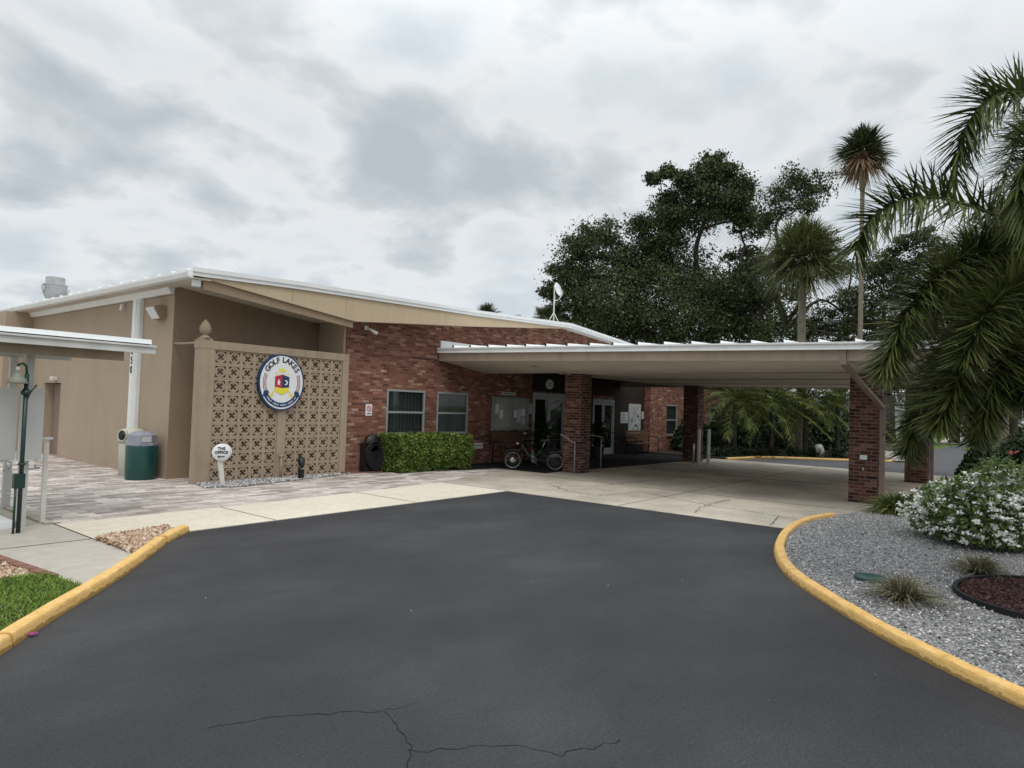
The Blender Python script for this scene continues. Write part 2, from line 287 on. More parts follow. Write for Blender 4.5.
MT['soil'] = S('dark_planting_soil', (0.030, 0.026, 0.018), 0.95, 0.3, 3)
MT['grass'] = LEAF('grass_blades', (0.08, 0.16, 0.015), (0.26, 0.38, 0.06), 0.7, 0.6, 5, 0.25)
MT['oakleaf'] = LEAF('oak_leaves', (0.012, 0.021, 0.008), (0.105, 0.125, 0.045), 0.45, 0.5, 0.5, 0.10)
MT['hedgeleaf'] = LEAF('hedge_leaves', (0.030, 0.060, 0.010), (0.23, 0.31, 0.065), 0.6, 0.4, 5, 0.15)
MT['bushleaf'] = LEAF('shrub_leaves', (0.045, 0.085, 0.025), (0.25, 0.33, 0.11), 0.6, 0.5, 3, 0.15)
MT['darkleaf'] = LEAF('dark_shrub_leaves', (0.012, 0.028, 0.012), (0.05, 0.085, 0.03), 0.6, 0.4, 3, 0.1)
MT['foxleaf'] = LEAF('foxtail_leaflets', (0.018, 0.034, 0.010), (0.165, 0.190, 0.055), 0.5, 0.4, 1.6, 0.14, (0.20, 0.14, 0.06), 0.03)
MT['fanleaf'] = LEAF('fan_palm_leaves', (0.045, 0.060, 0.018), (0.15, 0.165, 0.06), 0.6, 0.55, 1.2, 0.12, (0.26, 0.2, 0.12), 0.06)
MT['washleaf'] = LEAF('tall_palm_leaves', (0.030, 0.040, 0.016), (0.10, 0.115, 0.05), 0.6, 0.55, 1.2, 0.12)
MT['deadleaf'] = LEAF('dead_palm_leaves', (0.20, 0.13, 0.08), (0.42, 0.30, 0.20), 0.6, 0.8, 1.5, 0.05)
MT['datepalm'] = LEAF('date_palm_leaves', (0.020, 0.038, 0.008), (0.21, 0.24, 0.055), 0.5, 0.45, 1.3, 0.2)
MT['spiky'] = LEAF('strap_leaves', (0.04, 0.075, 0.02), (0.17, 0.22, 0.06), 0.6, 0.5, 3, 0.15, (0.30, 0.20, 0.10), 0.12)
MT['tuft'] = LEAF('dry_tuft_blades', (0.09, 0.09, 0.045), (0.30, 0.27, 0.17), 0.8, 0.7, 3, 0.15)
MT['brome'] = LEAF('dark_strap_leaves', (0.012, 0.022, 0.010), (0.05, 0.065, 0.028), 0.6, 0.4, 2, 0.1)

# ------------------------------------------------------------------ building blocks
class MB:
    def __init__(s): s.v = []; s.f = []; s.sm = []
    def add(s, vs, fs, smooth=False):
        k = len(s.v); s.v += [tuple(x) for x in vs]; s.f += [tuple(i + k for i in f) for f in fs]; s.sm += [smooth] * len(fs); return s
    def box(s, x0, x1, y0, y1, z0, z1):
        return s.add([(x0, y0, z0), (x1, y0, z0), (x1, y1, z0), (x0, y1, z0), (x0, y0, z1), (x1, y0, z1), (x1, y1, z1), (x0, y1, z1)],
                     [(0, 3, 2, 1), (4, 5, 6, 7), (0, 1, 5, 4), (1, 2, 6, 5), (2, 3, 7, 6), (3, 0, 4, 7)])
    def hexa(s, p):      # 8 points: bottom ring then top ring
        return s.add(p, [(0, 3, 2, 1), (4, 5, 6, 7), (0, 1, 5, 4), (1, 2, 6, 5), (2, 3, 7, 6), (3, 0, 4, 7)])
    def extr(s, poly, axis, a, b, smooth=False):
        """polygon in the two other axes, extruded along axis from a to b"""
        def mk(p, c): return {'x': (c, p[0], p[1]), 'y': (p[0], c, p[1]), 'z': (p[0], p[1], c)}[axis]
        n = len(poly); vs = [mk(p, a) for p in poly] + [mk(p, b) for p in poly]
        return s.add(vs, [tuple(range(n))[::-1], tuple(range(n, 2 * n))] + [(i, (i + 1) % n, n + (i + 1) % n, n + i) for i in range(n)], smooth)
    def tube(s, pts, r, n=8, cap=True):
        pts = [Vector(p) for p in pts]; rs = r if isinstance(r, (list, tuple)) else [r] * len(pts)
        vs = []; up = Vector((0, 0, 1)); prev = None
        for i, p in enumerate(pts):
            d = (pts[min(i + 1, len(pts) - 1)] - pts[max(i - 1, 0)]).normalized()
            a = prev if prev is not None else (up.cross(d) if abs(d.z) < 0.95 else Vector((1, 0, 0)).cross(d))
            a = (a - d * a.dot(d)).normalized(); prev = a; c = d.cross(a)
            for k in range(n):
                t = 2 * math.pi * k / n; vs.append(p + (a * math.cos(t) + c * math.sin(t)) * rs[i])
        fs = [(i * n + k, i * n + (k + 1) % n, (i + 1) * n + (k + 1) % n, (i + 1) * n + k) for i in range(len(pts) - 1) for k in range(n)]
        if cap: fs += [tuple(range(n))[::-1], tuple((len(pts) - 1) * n + k for k in range(n))]
        return s.add(vs, fs, True)
    def lathe(s, prof, cx, cy, n=24, axis=Vector((0, 0, 1)), smooth=True, sx=1.0):
        """profile (r, h) turned about an axis through (cx, cy, 0) or a Vector"""
        o = cx if isinstance(cx, Vector) else Vector((cx, cy, 0)); ax = axis.normalized()
        a = ax.orthogonal().normalized() if abs(ax.z) < 0.9 else Vector((1, 0, 0)); c = ax.cross(a); vs = []
        for r, h in prof:
            for k in range(n):
                t = 2 * math.pi * k / n; vs.append(o + ax * h + (a * math.cos(t) * sx + c * math.sin(t)) * r)
        m_ = len(prof)
        fs = [(i * n + k, i * n + (k + 1) % n, (i + 1) * n + (k + 1) % n, (i + 1) * n + k) for i in range(m_ - 1) for k in range(n)]
        fs += [tuple(range(n))[::-1], tuple((m_ - 1) * n + k for k in range(n))]
        return s.add(vs, fs, smooth)
    def build(s, name, mat, parent=None, origin=None):
        o_ = Vector(parent.get('_w', (0, 0, 0))) if parent is not None else Vector(origin or (0, 0, 0))
        me = bpy.data.meshes.new(name); me.from_pydata([tuple(Vector(v) - o_) for v in s.v], [], s.f)
        me.polygons.foreach_set('use_smooth', s.sm); me.materials.append(MT[mat] if isinstance(mat, str) else mat); me.update()
        return link(name, me, parent, o_)
def link(name, me, parent, o_):
    o = bpy.data.objects.new(name, me); col.objects.link(o)
    if parent is not None: o.parent = parent; o['_w'] = tuple(o_)
    else: o.location = o_; o['_w'] = tuple(o_)
    return o
def fast(name, V, F, mat, parent=None, origin=None, smooth=False):
    """numpy mesh: V (n,3), F (m,3|4)"""
    o_ = Vector(parent.get('_w', (0, 0, 0))) if parent is not None else Vector(origin or (0, 0, 0))
    V = np.asarray(V, dtype=np.float32) - np.array(o_, dtype=np.float32); F = np.asarray(F, dtype=np.int32); k = F.shape[1]
    me = bpy.data.meshes.new(name); me.vertices.add(len(V)); me.vertices.foreach_set('co', V.ravel())
    me.loops.add(F.size); me.loops.foreach_set('vertex_index', F.ravel()); me.polygons.add(len(F))
    me.polygons.foreach_set('loop_start', np.arange(0, F.size, k, dtype=np.int32))
    me.polygons.foreach_set('use_smooth', np.full(len(F), smooth)); me.update(calc_edges=True); me.validate()
    me.materials.append(MT[mat]); return link(name, me, parent, o_)
def tag(o, label=None, cat=None, group=None, kind=None):
    if label: o['label'] = label
    if cat: o['category'] = cat
    if group: o['group'] = group
    if kind: o['kind'] = kind
    return o
def thing(name, loc, label, cat, group=None):
    o = bpy.data.objects.new(name, None); col.objects.link(o); o.location = loc; o['_w'] = tuple(loc); o.empty_display_size = 0.1
    return tag(o, label, cat, group)
def copy_thing(o, loc, rz=0.0, label=None, scale=1.0, parent=None):
    kids = [c for c in bpy.data.objects if c.parent == o]
    c = o.copy(); col.objects.link(c)
    if parent is None: c.location = loc; c.rotation_euler[2] = rz; c.scale = (scale,) * 3
    else: c.parent = parent
    if label: c['label'] = label
    for k in kids: copy_thing(k, None, parent=c)
    return c
def struct(name, mb, mat): return tag(mb.build(name, mat), kind='structure')
def sheet(poly, z, th=0.03):
    return MB().extr([(p[0], p[1]) for p in poly], 'z', z - th, z)
def text_mb(txt, size, place, th=0.004, bold=0.022):
    """lettering as solid mesh; place maps (x, y, depth) to the world"""
    cu = bpy.data.curves.new('t', 'FONT'); cu.body = txt; cu.size = size; cu.extrude = th; cu.align_x = 'CENTER'; cu.align_y = 'CENTER'; cu.resolution_u = 3; cu.offset = size * bold
    o = bpy.data.objects.new('t', cu); col.objects.link(o); dg = bpy.context.evaluated_depsgraph_get(); dg.update()
    me = bpy.data.meshes.new_from_object(o.evaluated_get(dg)); mb = MB()
    mb.add([place(v.co.x, v.co.y, v.co.z) for v in me.vertices], [tuple(p.vertices) for p in me.polygons])
    bpy.data.objects.remove(o); bpy.data.curves.remove(cu); bpy.data.meshes.remove(me); return mb
def leafcloud(P, size, aspect=0.5, up=0.3, jitter=0.35):
    """one small rhombic leaf per point, randomly turned"""
    n = len(P); d = rng.normal(size=(n, 3)); d /= np.linalg.norm(d, axis=1)[:, None]
    nn = rng.normal(size=(n, 3)); nn[:, 2] += up; a = np.cross(d, nn); a /= (np.linalg.norm(a, axis=1)[:, None] + 1e-9)
    s = size * (1 + jitter * rng.normal(size=(n, 1))).clip(0.4, 2); h = np.cross(d, a) * s * 0.08
    V = np.stack([P - d * s * 0.5, P + a * s * aspect * 0.5 + h, P + d * s * 0.5, P - a * s * aspect * 0.5 + h], 1).reshape(-1, 3)
    return V, np.arange(n * 4).reshape(n, 4)
def blades(B, D, Lh, wd, droop, segs=3):
    """strap leaves: base points, directions, length, width, droop"""
    n = len(B); D = D / np.linalg.norm(D, axis=1)[:, None]; side = np.cross(D, np.array([0, 0, 1.0])); side /= (np.linalg.norm(side, axis=1)[:, None] + 1e-9)
    side = side + rng.normal(size=(n, 3)) * 0.35; side /= np.linalg.norm(side, axis=1)[:, None]
    Lh = np.broadcast_to(np.asarray(Lh, float), (n,))[:, None]; wd = np.broadcast_to(np.asarray(wd, float), (n,))[:, None]
    V = []; 
    for i in range(segs + 1):
        t = i / segs; c = B + D * Lh * t; c = c - np.array([0, 0, 1.0]) * (droop * Lh * t * t)
        k = wd * (1 - t) ** 0.6 * 0.5 if i < segs else wd * 0.02
        V += [c - side * k, c + side * k]
    V = np.stack(V, 1); F = []
    base = (np.arange(n) * (2 * (segs + 1)))[:, None]
    for i in range(segs): F.append(base + np.array([2 * i, 2 * i + 1, 2 * i + 3, 2 * i + 2]))
    return V.reshape(-1, 3), np.concatenate(F)
def merge(parts):
    V = []; F = []; k = 0
    for v, f in parts: V.append(v); F.append(f + k); k += len(v)
    return np.concatenate(V), np.concatenate(F)
def inpoly(P, poly):
    x, y = P[:, 0], P[:, 1]; c = np.zeros(len(P), bool); j = len(poly) - 1
    for i in range(len(poly)):
        xi, yi = poly[i][0], poly[i][1]; xj, yj = poly[j][0], poly[j][1]
        with np.errstate(divide='ignore', invalid='ignore'):
            c ^= ((yi > y) != (yj > y)) & (x < (xj - xi) * (y - yi) / (yj - yi + 1e-12) + xi)
        j = i
    return c
def stones(poly, n, size, z, fall=None):
    xs = [p[0] for p in poly]; ys = [p[1] for p in poly]
    P = np.stack([rng.uniform(min(xs), max(xs), n), rng.uniform(min(ys), max(ys), n)], 1); P = P[inpoly(P, poly)]
    if fall is not None: P = P[rng.random(len(P)) < fall(P)]
    k = len(P); O = np.array([[1, 0, 0], [0, 1, 0], [-1, 0, 0], [0, -1, 0], [0, 0, 0.75], [0, 0, -0.75]], float)
    O = O[None] * (1 + 0.35 * rng.normal(size=(k, 6, 1))).clip(0.5, 1.7) * size * (0.7 + 0.7 * rng.random((k, 1, 1)))
    a = rng.random(k) * 6.28; tlt = rng.normal(size=k) * 0.6; ca, sa, ct, st = np.cos(a), np.sin(a), np.cos(tlt), np.sin(tlt)
    X = O[:, :, 0] * ct[:, None] + O[:, :, 2] * st[:, None]; Z = -O[:, :, 0] * st[:, None] + O[:, :, 2] * ct[:, None]; Y = O[:, :, 1]
    V = np.stack([X * ca[:, None] - Y * sa[:, None] + P[:, :1], X * sa[:, None] + Y * ca[:, None] + P[:, 1:], Z + z + rng.random((k, 1)) * size * 0.6], 2)
    F = np.array([[0, 1, 4], [1, 2, 4], [2, 3, 4], [3, 0, 4], [1, 0, 5], [2, 1, 5], [3, 2, 5], [0, 3, 5]])
    return V.reshape(-1, 3), (F[None] + (np.arange(k) * 6)[:, None, None]).reshape(-1, 3)
def kerb(name, pts, wdt, h, side=1, mat='yellow'):
    """rounded painted kerb along a polyline (road side first); side = which way the bed lies"""
    q = []
    P = [Vector((p[0], p[1], 0)) for p in pts]
    for i in range(len(P) - 1):
        p0, p1, p2, p3 = P[max(i - 1, 0)], P[i], P[i + 1], P[min(i + 2, len(P) - 1)]; n = max(3, int((p2 - p1).length / 0.12))
        for k in range(n):
            t = k / n; q.append(0.5 * ((2 * p1) + (p2 - p0) * t + (2 * p0 - 5 * p1 + 4 * p2 - p3) * t * t + (3 * p1 - p0 - 3 * p2 + p3) * t ** 3))
    q.append(P[-1]); q_all = q; objs = []; step_ = 26; prof = [(-0.012, -0.05), (-0.004, 0.02), (0.006, h * 0.7), (0.014, h * 0.9), (0.028, h), (wdt * 0.5, h + 0.002), (wdt - 0.018, h), (wdt - 0.004, h * 0.9), (wdt, h * 0.5), (wdt, -0.05)]
    for q0 in range(0, len(q_all) - 1, step_):
      q = q_all[q0:q0 + step_ + 1]; vs = []; m_ = len(prof)
      if len(q_all) - 1 > q0 + step_: q = q[:-1] + [q[-1].lerp(q[-2], 0.12)]
      for i, p in enumerate(q):
        d = (q_all[min(q0 + i + 1, len(q_all) - 1)] - q_all[max(q0 + i - 1, 0)]).normalized(); nrm = Vector((-d.y, d.x, 0)) * side
        wob = 0.003 * math.sin(i * 0.35) + random.gauss(0, 0.0012)
        for a, b in prof: vs.append(p + nrm * (a + wob) + Vector((0, 0, b + (random.gauss(0, 0.001) if b > 0 else 0))))
      fs = [(i * m_ + k, i * m_ + k + 1, (i + 1) * m_ + k + 1, (i + 1) * m_ + k) for i in range(len(q) - 1) for k in range(m_ - 1)]
      fs += [tuple(range(m_)), tuple((len(q) - 1) * m_ + k for k in range(m_))[::-1]]
      ob_ = MB().add(vs, fs, False).build(name, mat); ob_['kind'] = 'structure'; objs.append(ob_)
    return objs[0], q_all

# ================================================================== THE SETTING
struct('ground', sheet([(-400, -400), (500, -400), (500, 500), (-400, 500)], -0.06, 0.02), 'lawn')
struct('asphalt_drive', sheet([(-14, -22), (10.56, -22), (10.56, 8.425), (-14, 8.425)], 0.0), 'asphalt')
struct('road', sheet([(24.41, -60), (140, -60), (140, 1.9), (60, 4.2), (44, 5.0), (31.6, 4.3), (29.6, 5.6), (28.2, 7.7), (25.6, 8.75), (24.41, 8.95)], -0.005), 'oldasphalt')
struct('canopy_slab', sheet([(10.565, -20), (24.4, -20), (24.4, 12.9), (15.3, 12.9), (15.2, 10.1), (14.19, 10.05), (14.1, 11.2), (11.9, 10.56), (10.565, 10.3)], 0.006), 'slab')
struct('concrete_strip', sheet([(3.13, 8.43), (10.56, 8.43), (10.56, 10.295), (8.5, 10.10), (6.8, 9.99), (3.13, 9.96)], 0.008), 'conc')
struct('paver_patio', sheet([(3.13, 9.965), (6.8, 9.995), (8.5, 10.105), (10.56, 10.30), (11.9, 10.565), (14.1, 11.21), (14.05, 11.6), (12.9, 11.75), (10.1, 12.75), (9.9, 12.9), (9.9, 13.9), (6.28, 13.9), (6.28, 45), (3.13, 45)], 0.010), 'paver')
struct('entrance_mat_and_shade', sheet([(10.0, 12.78), (12.9, 11.76), (14.06, 11.61), (14.19, 10.06), (15.19, 10.11), (17.0, 9.9), (23.5, 9.6), (24.39, 9.6), (24.39, 12.89), (10.0, 12.89)], 0.016), 'mat')  # black mat by the bicycle; farther in, the black also paints porch shade
struct('sidewalk', sheet([(3.11, 9.94), (3.11, 8.60), (3.16, 7.44), (2.50, 6.65), (2.28, 6.40), (2.20, 7.16), (2.0, 8.6), (1.2, 9.2), (-14, 9.4), (-14, 9.94)], 0.012), 'walk')
struct('pavement', sheet([(-14, 9.95), (3.02, 9.95), (3.02, 45), (-14, 45)], 0.004), 'walk')
# dark kerb strip between the pavers and the pad, and expansion joints
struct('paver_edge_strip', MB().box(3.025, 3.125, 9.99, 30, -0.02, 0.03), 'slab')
jt = MB()
def joint(a, b, wd, z):
    a = Vector(a); b = Vector(b); d = (b - a).normalized(); n_ = Vector((-d.y, d.x)) * wd * 0.5
    jt.hexa([(a.x - n_.x, a.y - n_.y, z - 0.004), (b.x - n_.x, b.y - n_.y, z - 0.004), (b.x + n_.x, b.y + n_.y, z - 0.004), (a.x + n_.x, a.y + n_.y, z - 0.004),
             (a.x - n_.x, a.y - n_.y, z), (b.x - n_.x, b.y - n_.y, z), (b.x + n_.x, b.y + n_.y, z), (a.x + n_.x, a.y + n_.y, z)])
joint((5.35, 8.44), (5.35, 9.95), 0.012, 0.0115); joint((8.05, 8.44), (8.05, 10.05), 0.012, 0.0115); joint((10.56, 8.44), (10.56, 10.28), 0.012, 0.0115)
joint((-3, 8.95), (3.1, 8.66), 0.014, 0.0155); joint((3.115, 8.6), (3.115, 9.95), 0.014, 0.0165)
joint((13.6, 3.0), (13.6, 10.0), 0.010, 0.0095); joint((10.6, 5.9), (24.3, 5.9), 0.010, 0.0095); joint((18.2, 0), (18.2, 12.8), 0.010, 0.0095)
tag(jt.build('pavement_joint', 'soil'), kind='structure')
# hairline cracks
ck = MB()
def crack(pts, wd, z, jit=0.05):
    P = [Vector(p) for p in pts]; q = []
    for a, b in zip(P, P[1:]):
        n_ = max(2, int((b - a).length / 0.045)); nn = Vector((-(b - a).y, (b - a).x)).normalized()
        for k in range(n_): q.append(a.lerp(b, k / n_) + nn * random.gauss(0, jit * 0.4))
    q.append(P[-1]); vs = []; 
    for i, p in enumerate(q):
        d = (q[min(i + 1, len(q) - 1)] - q[max(i - 1, 0)]).normalized(); n_ = Vector((-d.y, d.x)) * wd * random.uniform(0.25, 0.8)
        vs += [(p.x - n_.x, p.y - n_.y, z), (p.x + n_.x, p.y + n_.y, z)]
    ck.add(vs, [(2 * i, 2 * i + 2, 2 * i + 3, 2 * i + 1) for i in range(len(q) - 1)])
def c2(*pp): return [tuple(gr(*p))[:2] for p in pp]
crack(c2((208, 728), (260, 719), (320, 714), (385, 710), (408, 742), (410, 790)), 0.004, 0.002, 0.03); crack(c2((408, 750), (460, 748), (512, 746), (560, 755), (620, 740)), 0.004, 0.002, 0.03)
crack(c2((385, 710), (420, 703)), 0.003, 0.002, 0.03); tag(ck.build('ground_crack', 'mat'), kind='structure'); ck = MB()
crack(c2((600, 496), (640, 492), (705, 505), (750, 512), (805, 521)), 0.014, 0.010, 0.05); crack(c2((705, 505), (730, 500), (700, 508), (695, 513)), 0.010, 0.010, 0.06)
crack(c2((545, 487), (600, 486), (640, 482), (680, 478), (730, 476)), 0.016, 0.010, 0.09); crack(c2((600, 496), (570, 492), (548, 484)), 0.014, 0.010, 0.08)
crack(c2((690, 485), (740, 481), (800, 486), (845, 492)), 0.014, 0.010, 0.08); crack(c2((770, 526), (778, 517)), 0.012, 0.010, 0.03)
tag(ck.build('ground_crack', 'soil'), kind='structure')

# kerbs
KR = [(2.2, -9), (2.75, -5.2), (3.5, -2.5), (4.45, -0.8)] + [tuple(gr(*p))[:2] for p in ((1024, 709), (989, 693), (937, 667), (889, 642), (843, 614.5), (800, 587), (781, 570), (774.5, 556), (776, 544), (783, 533.5), (796, 525), (812, 520), (829, 517.5))]
k1, kq = kerb('kerb', KR, 0.12, 0.085, side=-1); tag(k1, kind='structure')
k2, kql = kerb('kerb', [(-4.6, -9), (-2.9, -1.8), (-0.6, 2.5), (0.55, 4.25), (1.39, 5.27), (1.90, 5.86), (2.57, 6.60), (3.23, 7.40), (3.60, 7.88)], 0.12, 0.09, side=1); tag(k2, kind='structure')
k3, _ = kerb('kerb', [(3.65, 7.93), (3.88, 8.18), (4.13, 8.42)], 0.12, 0.085, side=1); tag(k3, kind='structure')
k4, _ = kerb('kerb', [(44.0, 5.1), (33.2, 3.9), (30.3, 4.7), (28.87, 6.1), (27.2, 8.35), (25.6, 8.85), (24.42, 9.05)], 0.14, 0.07, side=-1, mat='yellow'); tag(k4, kind='structure')
# right-hand gravel bed
GP = [(p.x, p.y) for p in kq]
GP = [(p[0] + 0.05, p[1] - 0.06) for p in GP] + [(14.3, 2.25), (15.3, 1.9), (16.2, 1.0), (17.2, -1.0), (18.0, -9)]
struct('gravel_bed', sheet(GP, 0.035, 0.06), 'gravel')
def fr(P):
    d = np.hypot(P[:, 0], P[:, 1]); return np.clip((8.5 / d) ** 2, 0.16, 1) * (P[:, 1] > -1.0 * (P[:, 0] * 0.35))
V, F = stones(GP, 70000, 0.0115, 0.037, fr)
tag(fast('gravel', V, F, 'pebg'), 'loose grey crushed stones covering the bed inside the yellow kerb', 'gravel', kind='stuff')
# left river-rock triangles
T1 = [(3.12, 8.58), (4.02, 8.80), (4.12, 8.44), (3.84, 8.2), (3.55, 7.9), (3.17, 7.45)]
struct('rock_bed', sheet(T1, 0.03, 0.05), 'riverbed')
V, F = stones([(3.12, 8.58), (4.00, 8.78), (3.96, 8.46), (3.52, 8.04), (3.13, 7.55)], 4200, 0.024, 0.035)
tag(fast('river_rock', V, F, 'pebr'), 'small tan river rocks in the triangle between kerb and sidewalk', 'pebbles', kind='stuff')
T2 = [(-6, 6.9), (1.88, 7.24), (2.18, 7.10), (2.05, 8.2), (1.2, 8.9), (-6, 9.1)]
struct('rock_bed', sheet(T2, 0.03, 0.05), 'riverbed')
V, F = stones([(0.8, 7.15), (2.12, 7.2), (2.0, 8.25), (0.8, 8.7)], 4200, 0.024, 0.035)
tag(fast('river_rock', V, F, 'pebr'), 'small tan river rocks behind the grass corner at the left edge', 'pebbles', kind='stuff')
eb = MB()
for i in range(9):
    a = Vector((2.22, 7.02)).lerp(Vector((2.02, 8.75)), i / 9 + 0.006); b_ = Vector((2.22, 7.02)).lerp(Vector((2.02, 8.75)), (i + 1) / 9 - 0.006)
    eb.hexa([(a.x - 0.05, a.y, 0), (a.x + 0.05, a.y, 0), (b_.x + 0.05, b_.y, 0), (b_.x - 0.05, b_.y, 0), (a.x - 0.045, a.y, 0.05), (a.x + 0.045, a.y, 0.05), (b_.x + 0.045, b_.y, 0.05), (b_.x - 0.045, b_.y, 0.05)])
tag(eb.build('brick_edging', 'edging', origin=(2.1, 7.9, 0)), 'row of red edging bricks between the river rocks and the left sidewalk', 'edging')
LP = [(-5, -9), (-3.0, -1.75), (-0.7, 2.55), (0.47, 4.32), (1.32, 5.34), (1.83, 5.93), (2.27, 6.42), (2.2, 7.1), (1.88, 7.2), (-6, 6.9), (-14, 6.9), (-14, -9)]
struct('lawn_verge', sheet(LP, 0.05, 0.08), 'soil')
B = np.stack([rng.uniform(-1.2, 2.35, 60000), rng.uniform(3.0, 7.25, 60000)], 1); B = B[inpoly(B, LP)]
B = np.concatenate([B, np.full((len(B), 1), 0.045)], 1); D = rng.normal(size=B.shape) * 0.55; D[:, 2] = 1
V, F = blades(B, D, rng.uniform(0.06, 0.12, len(B)), 0.007, 0.45, 2)
tag(fast('grass', V, F, 'grass'), 'bright green turf filling the corner behind the left kerb', 'grass', kind='stuff')
# small grey gravel strip along the screen wall
T3 = [(6.2, 12.13), (6.76, 11.92), (9.95, 12.62), (9.9, 12.8), (6.35, 12.8)]
struct('gravel_strip', sheet(T3, 0.022, 0.03), 'gravel')
V, F = stones(T3, 4500, 0.018, 0.024); tag(fast('gravel', V, F, 'pebg'), 'grey stones in the narrow strip at the foot of the breeze block screen', 'gravel', kind='stuff')
# beds and verges beyond the canopy
struct('planting_bed', sheet([(24.42, 9.15), (25.7, 8.95), (27.3, 8.45), (28.95, 6.2), (30.4, 4.8), (33.2, 4.0), (44, 5.15), (60, 12.8), (24.42, 12.8)], 0.06, 0.1), 'soil')
struct('far_sidewalk', sheet([(57, -30), (61, -30), (63, 4.2), (120, 8), (120, 9.5), (60, 6)], 0.02), 'walk')
struct('far_lawn', sheet([(46, -8), (57, -8), (60, 3.9), (50, 3.7), (46, 3.2)], 0.03), 'lawn')

MT['porchdark'] = S('porch_shade_brown', (0.022, 0.014, 0.011), 0.7, 0.15, 3)  # near-black brown on porch walls and ceiling, deepens the porch shade by colour
# ================================================================== THE CLUBHOUSE
def wall(mb, ax, c, a0, a1, z0, z1, holes=(), depth=0.12, flip=False):
    """upright wall in the plane ax = c with true openings and their reveals"""
    A = sorted({a0, a1, *[h[0] for h in holes], *[h[1] for h in holes]}); Z = sorted({z0, z1, *[h[2] for h in holes], *[h[3] for h in holes]})
    def p(a, z, d=0): return (c + d, a, z) if ax == 'x' else (a, c + d, z)
    for i in range(len(A) - 1):
        for j in range(len(Z) - 1):
            am, zm = (A[i] + A[i + 1]) / 2, (Z[j] + Z[j + 1]) / 2
            if any(h[0] < am < h[1] and h[2] < zm < h[3] for h in holes): continue
            mb.add([p(A[i], Z[j]), p(A[i + 1], Z[j]), p(A[i + 1], Z[j + 1]), p(A[i], Z[j + 1])], [(0, 1, 2, 3)])
    for h in holes:
        q = [(h[0], h[2]), (h[1], h[2]), (h[1], h[3]), (h[0], h[3])]
        for k in range(4):
            (x0, y0), (x1, y1) = q[k], q[(k + 1) % 4]
            mb.add([p(x0, y0), p(x1, y1), p(x1, y1, depth), p(x0, y0, depth)], [(0, 1, 2, 3)])
YF = 12.9
club = thing('clubhouse', (6.28, 12.9, 0), 'long low clubhouse with red brick front, tan side wall and white metal roof', 'building')
W = [(11.17, 12.50, 0.90, 2.06), (12.96, 14.22, 0.90, 2.06), (26.95, 28.35, 0.67, 2.02), (32.2, 33.7, 0.65, 2.0), (36.8, 38.4, 0.65, 2.0)]
DR = [(17.34, 19.22, 0.02, 2.2), (21.05, 22.65, 0.02, 2.1)]
mb = MB(); wall(mb, 'y', YF, 9.87, 42, 0, 2.9, W + DR)
mb.add([(9.87, YF, 2.9), (42, YF, 2.9), (42, YF, 2.95), (40, YF, 3.1), (23.4, YF, 4.27), (18.9, YF, 4.50), (14.4, YF, 4.2), (9.87, YF, 4.0)], [(0, 3, 4, 5, 6, 7)])
mb.add([(9.87, YF, 0), (9.87, 13.9, 0), (9.87, 13.9, 3.9), (9.87, YF, 3.9)], [(0, 1, 2, 3)])
bw = mb.build('brick_wall', 'brick', club)
tag(bw, 'weathered multi-toned red brick front wall')
MB().box(9.80, 9.868, 12.93, 13.9, 0, 3.72).build('wall_return', 'tan', club)
tag(MB().box(19.26, 21.02, 12.86, 12.897, 0.02, 2.79).build('shaded_porch_panel', 'porchdark', club), 'wall panel between the two sets of glass doors, coloured near-black for porch shade')
MB().box(17.3, 25.1, 12.87, 12.896, 2.24, 2.79).build('shaded_porch_header', 'porchdark', club)
MB().box(22.7, 25.1, 12.88, 12.896, 0.02, 2.235).build('shaded_porch_panel', 'porchdark', club)
pb = MB().box(25.15, 26.7, 12.62, 12.897, 0, 3.0); pb.build('brick_pier', 'brick', club)
mb = MB(); wall(mb, 'x', 6.28, 13.9, 34, 0, 4.15, [(20.1, 21.35, 0, 1.95)], 0.25); tag(mb.build('side_wall', 'tan', club), 'plain tan stucco side wall')
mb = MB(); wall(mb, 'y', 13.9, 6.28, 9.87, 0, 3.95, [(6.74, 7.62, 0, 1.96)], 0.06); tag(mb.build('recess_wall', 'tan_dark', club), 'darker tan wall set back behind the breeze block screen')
MB().box(6.76, 7.60, 13.93, 13.96, 0.0, 1.94).build('door', 'tan', club)
d_ = MB().box(6.50, 6.54, 20.12, 21.33, 0.0, 1.93).build('door', 'brown', club); MB().box(6.44, 6.50, 20.3, 20.36, 0.95, 1.05).build('handle', 'steel', d_)
MB().box(5.62, 6.278, 22.55, 24.0, 0, 3.92).build('pier', 'tan', club)
mb = MB().box(6.3, 46, 13.0, 13.01, 0, 0.01); mb = MB()
mb.add([(42, 12.9, 0), (42, 34, 0), (42, 34, 2.9), (42, 12.9, 2.9)], [(0, 1, 2, 3)]); mb.add([(6.28, 34, 0), (42, 34, 0), (42, 34, 2.9), (18.9, 34, 4.4), (6.28, 34, 4.1)], [(0, 1, 2, 3, 4)])
mb.build('back_wall', 'tan', club)
# dark room behind the glass
mb = MB(); mb.add([(10.5, 13.6, 0), (42, 13.6, 0), (42, 13.6, 2.6), (10.5, 13.6, 2.6)], [(0, 1, 2, 3)]); mb.build('inner_wall', 'black', club)
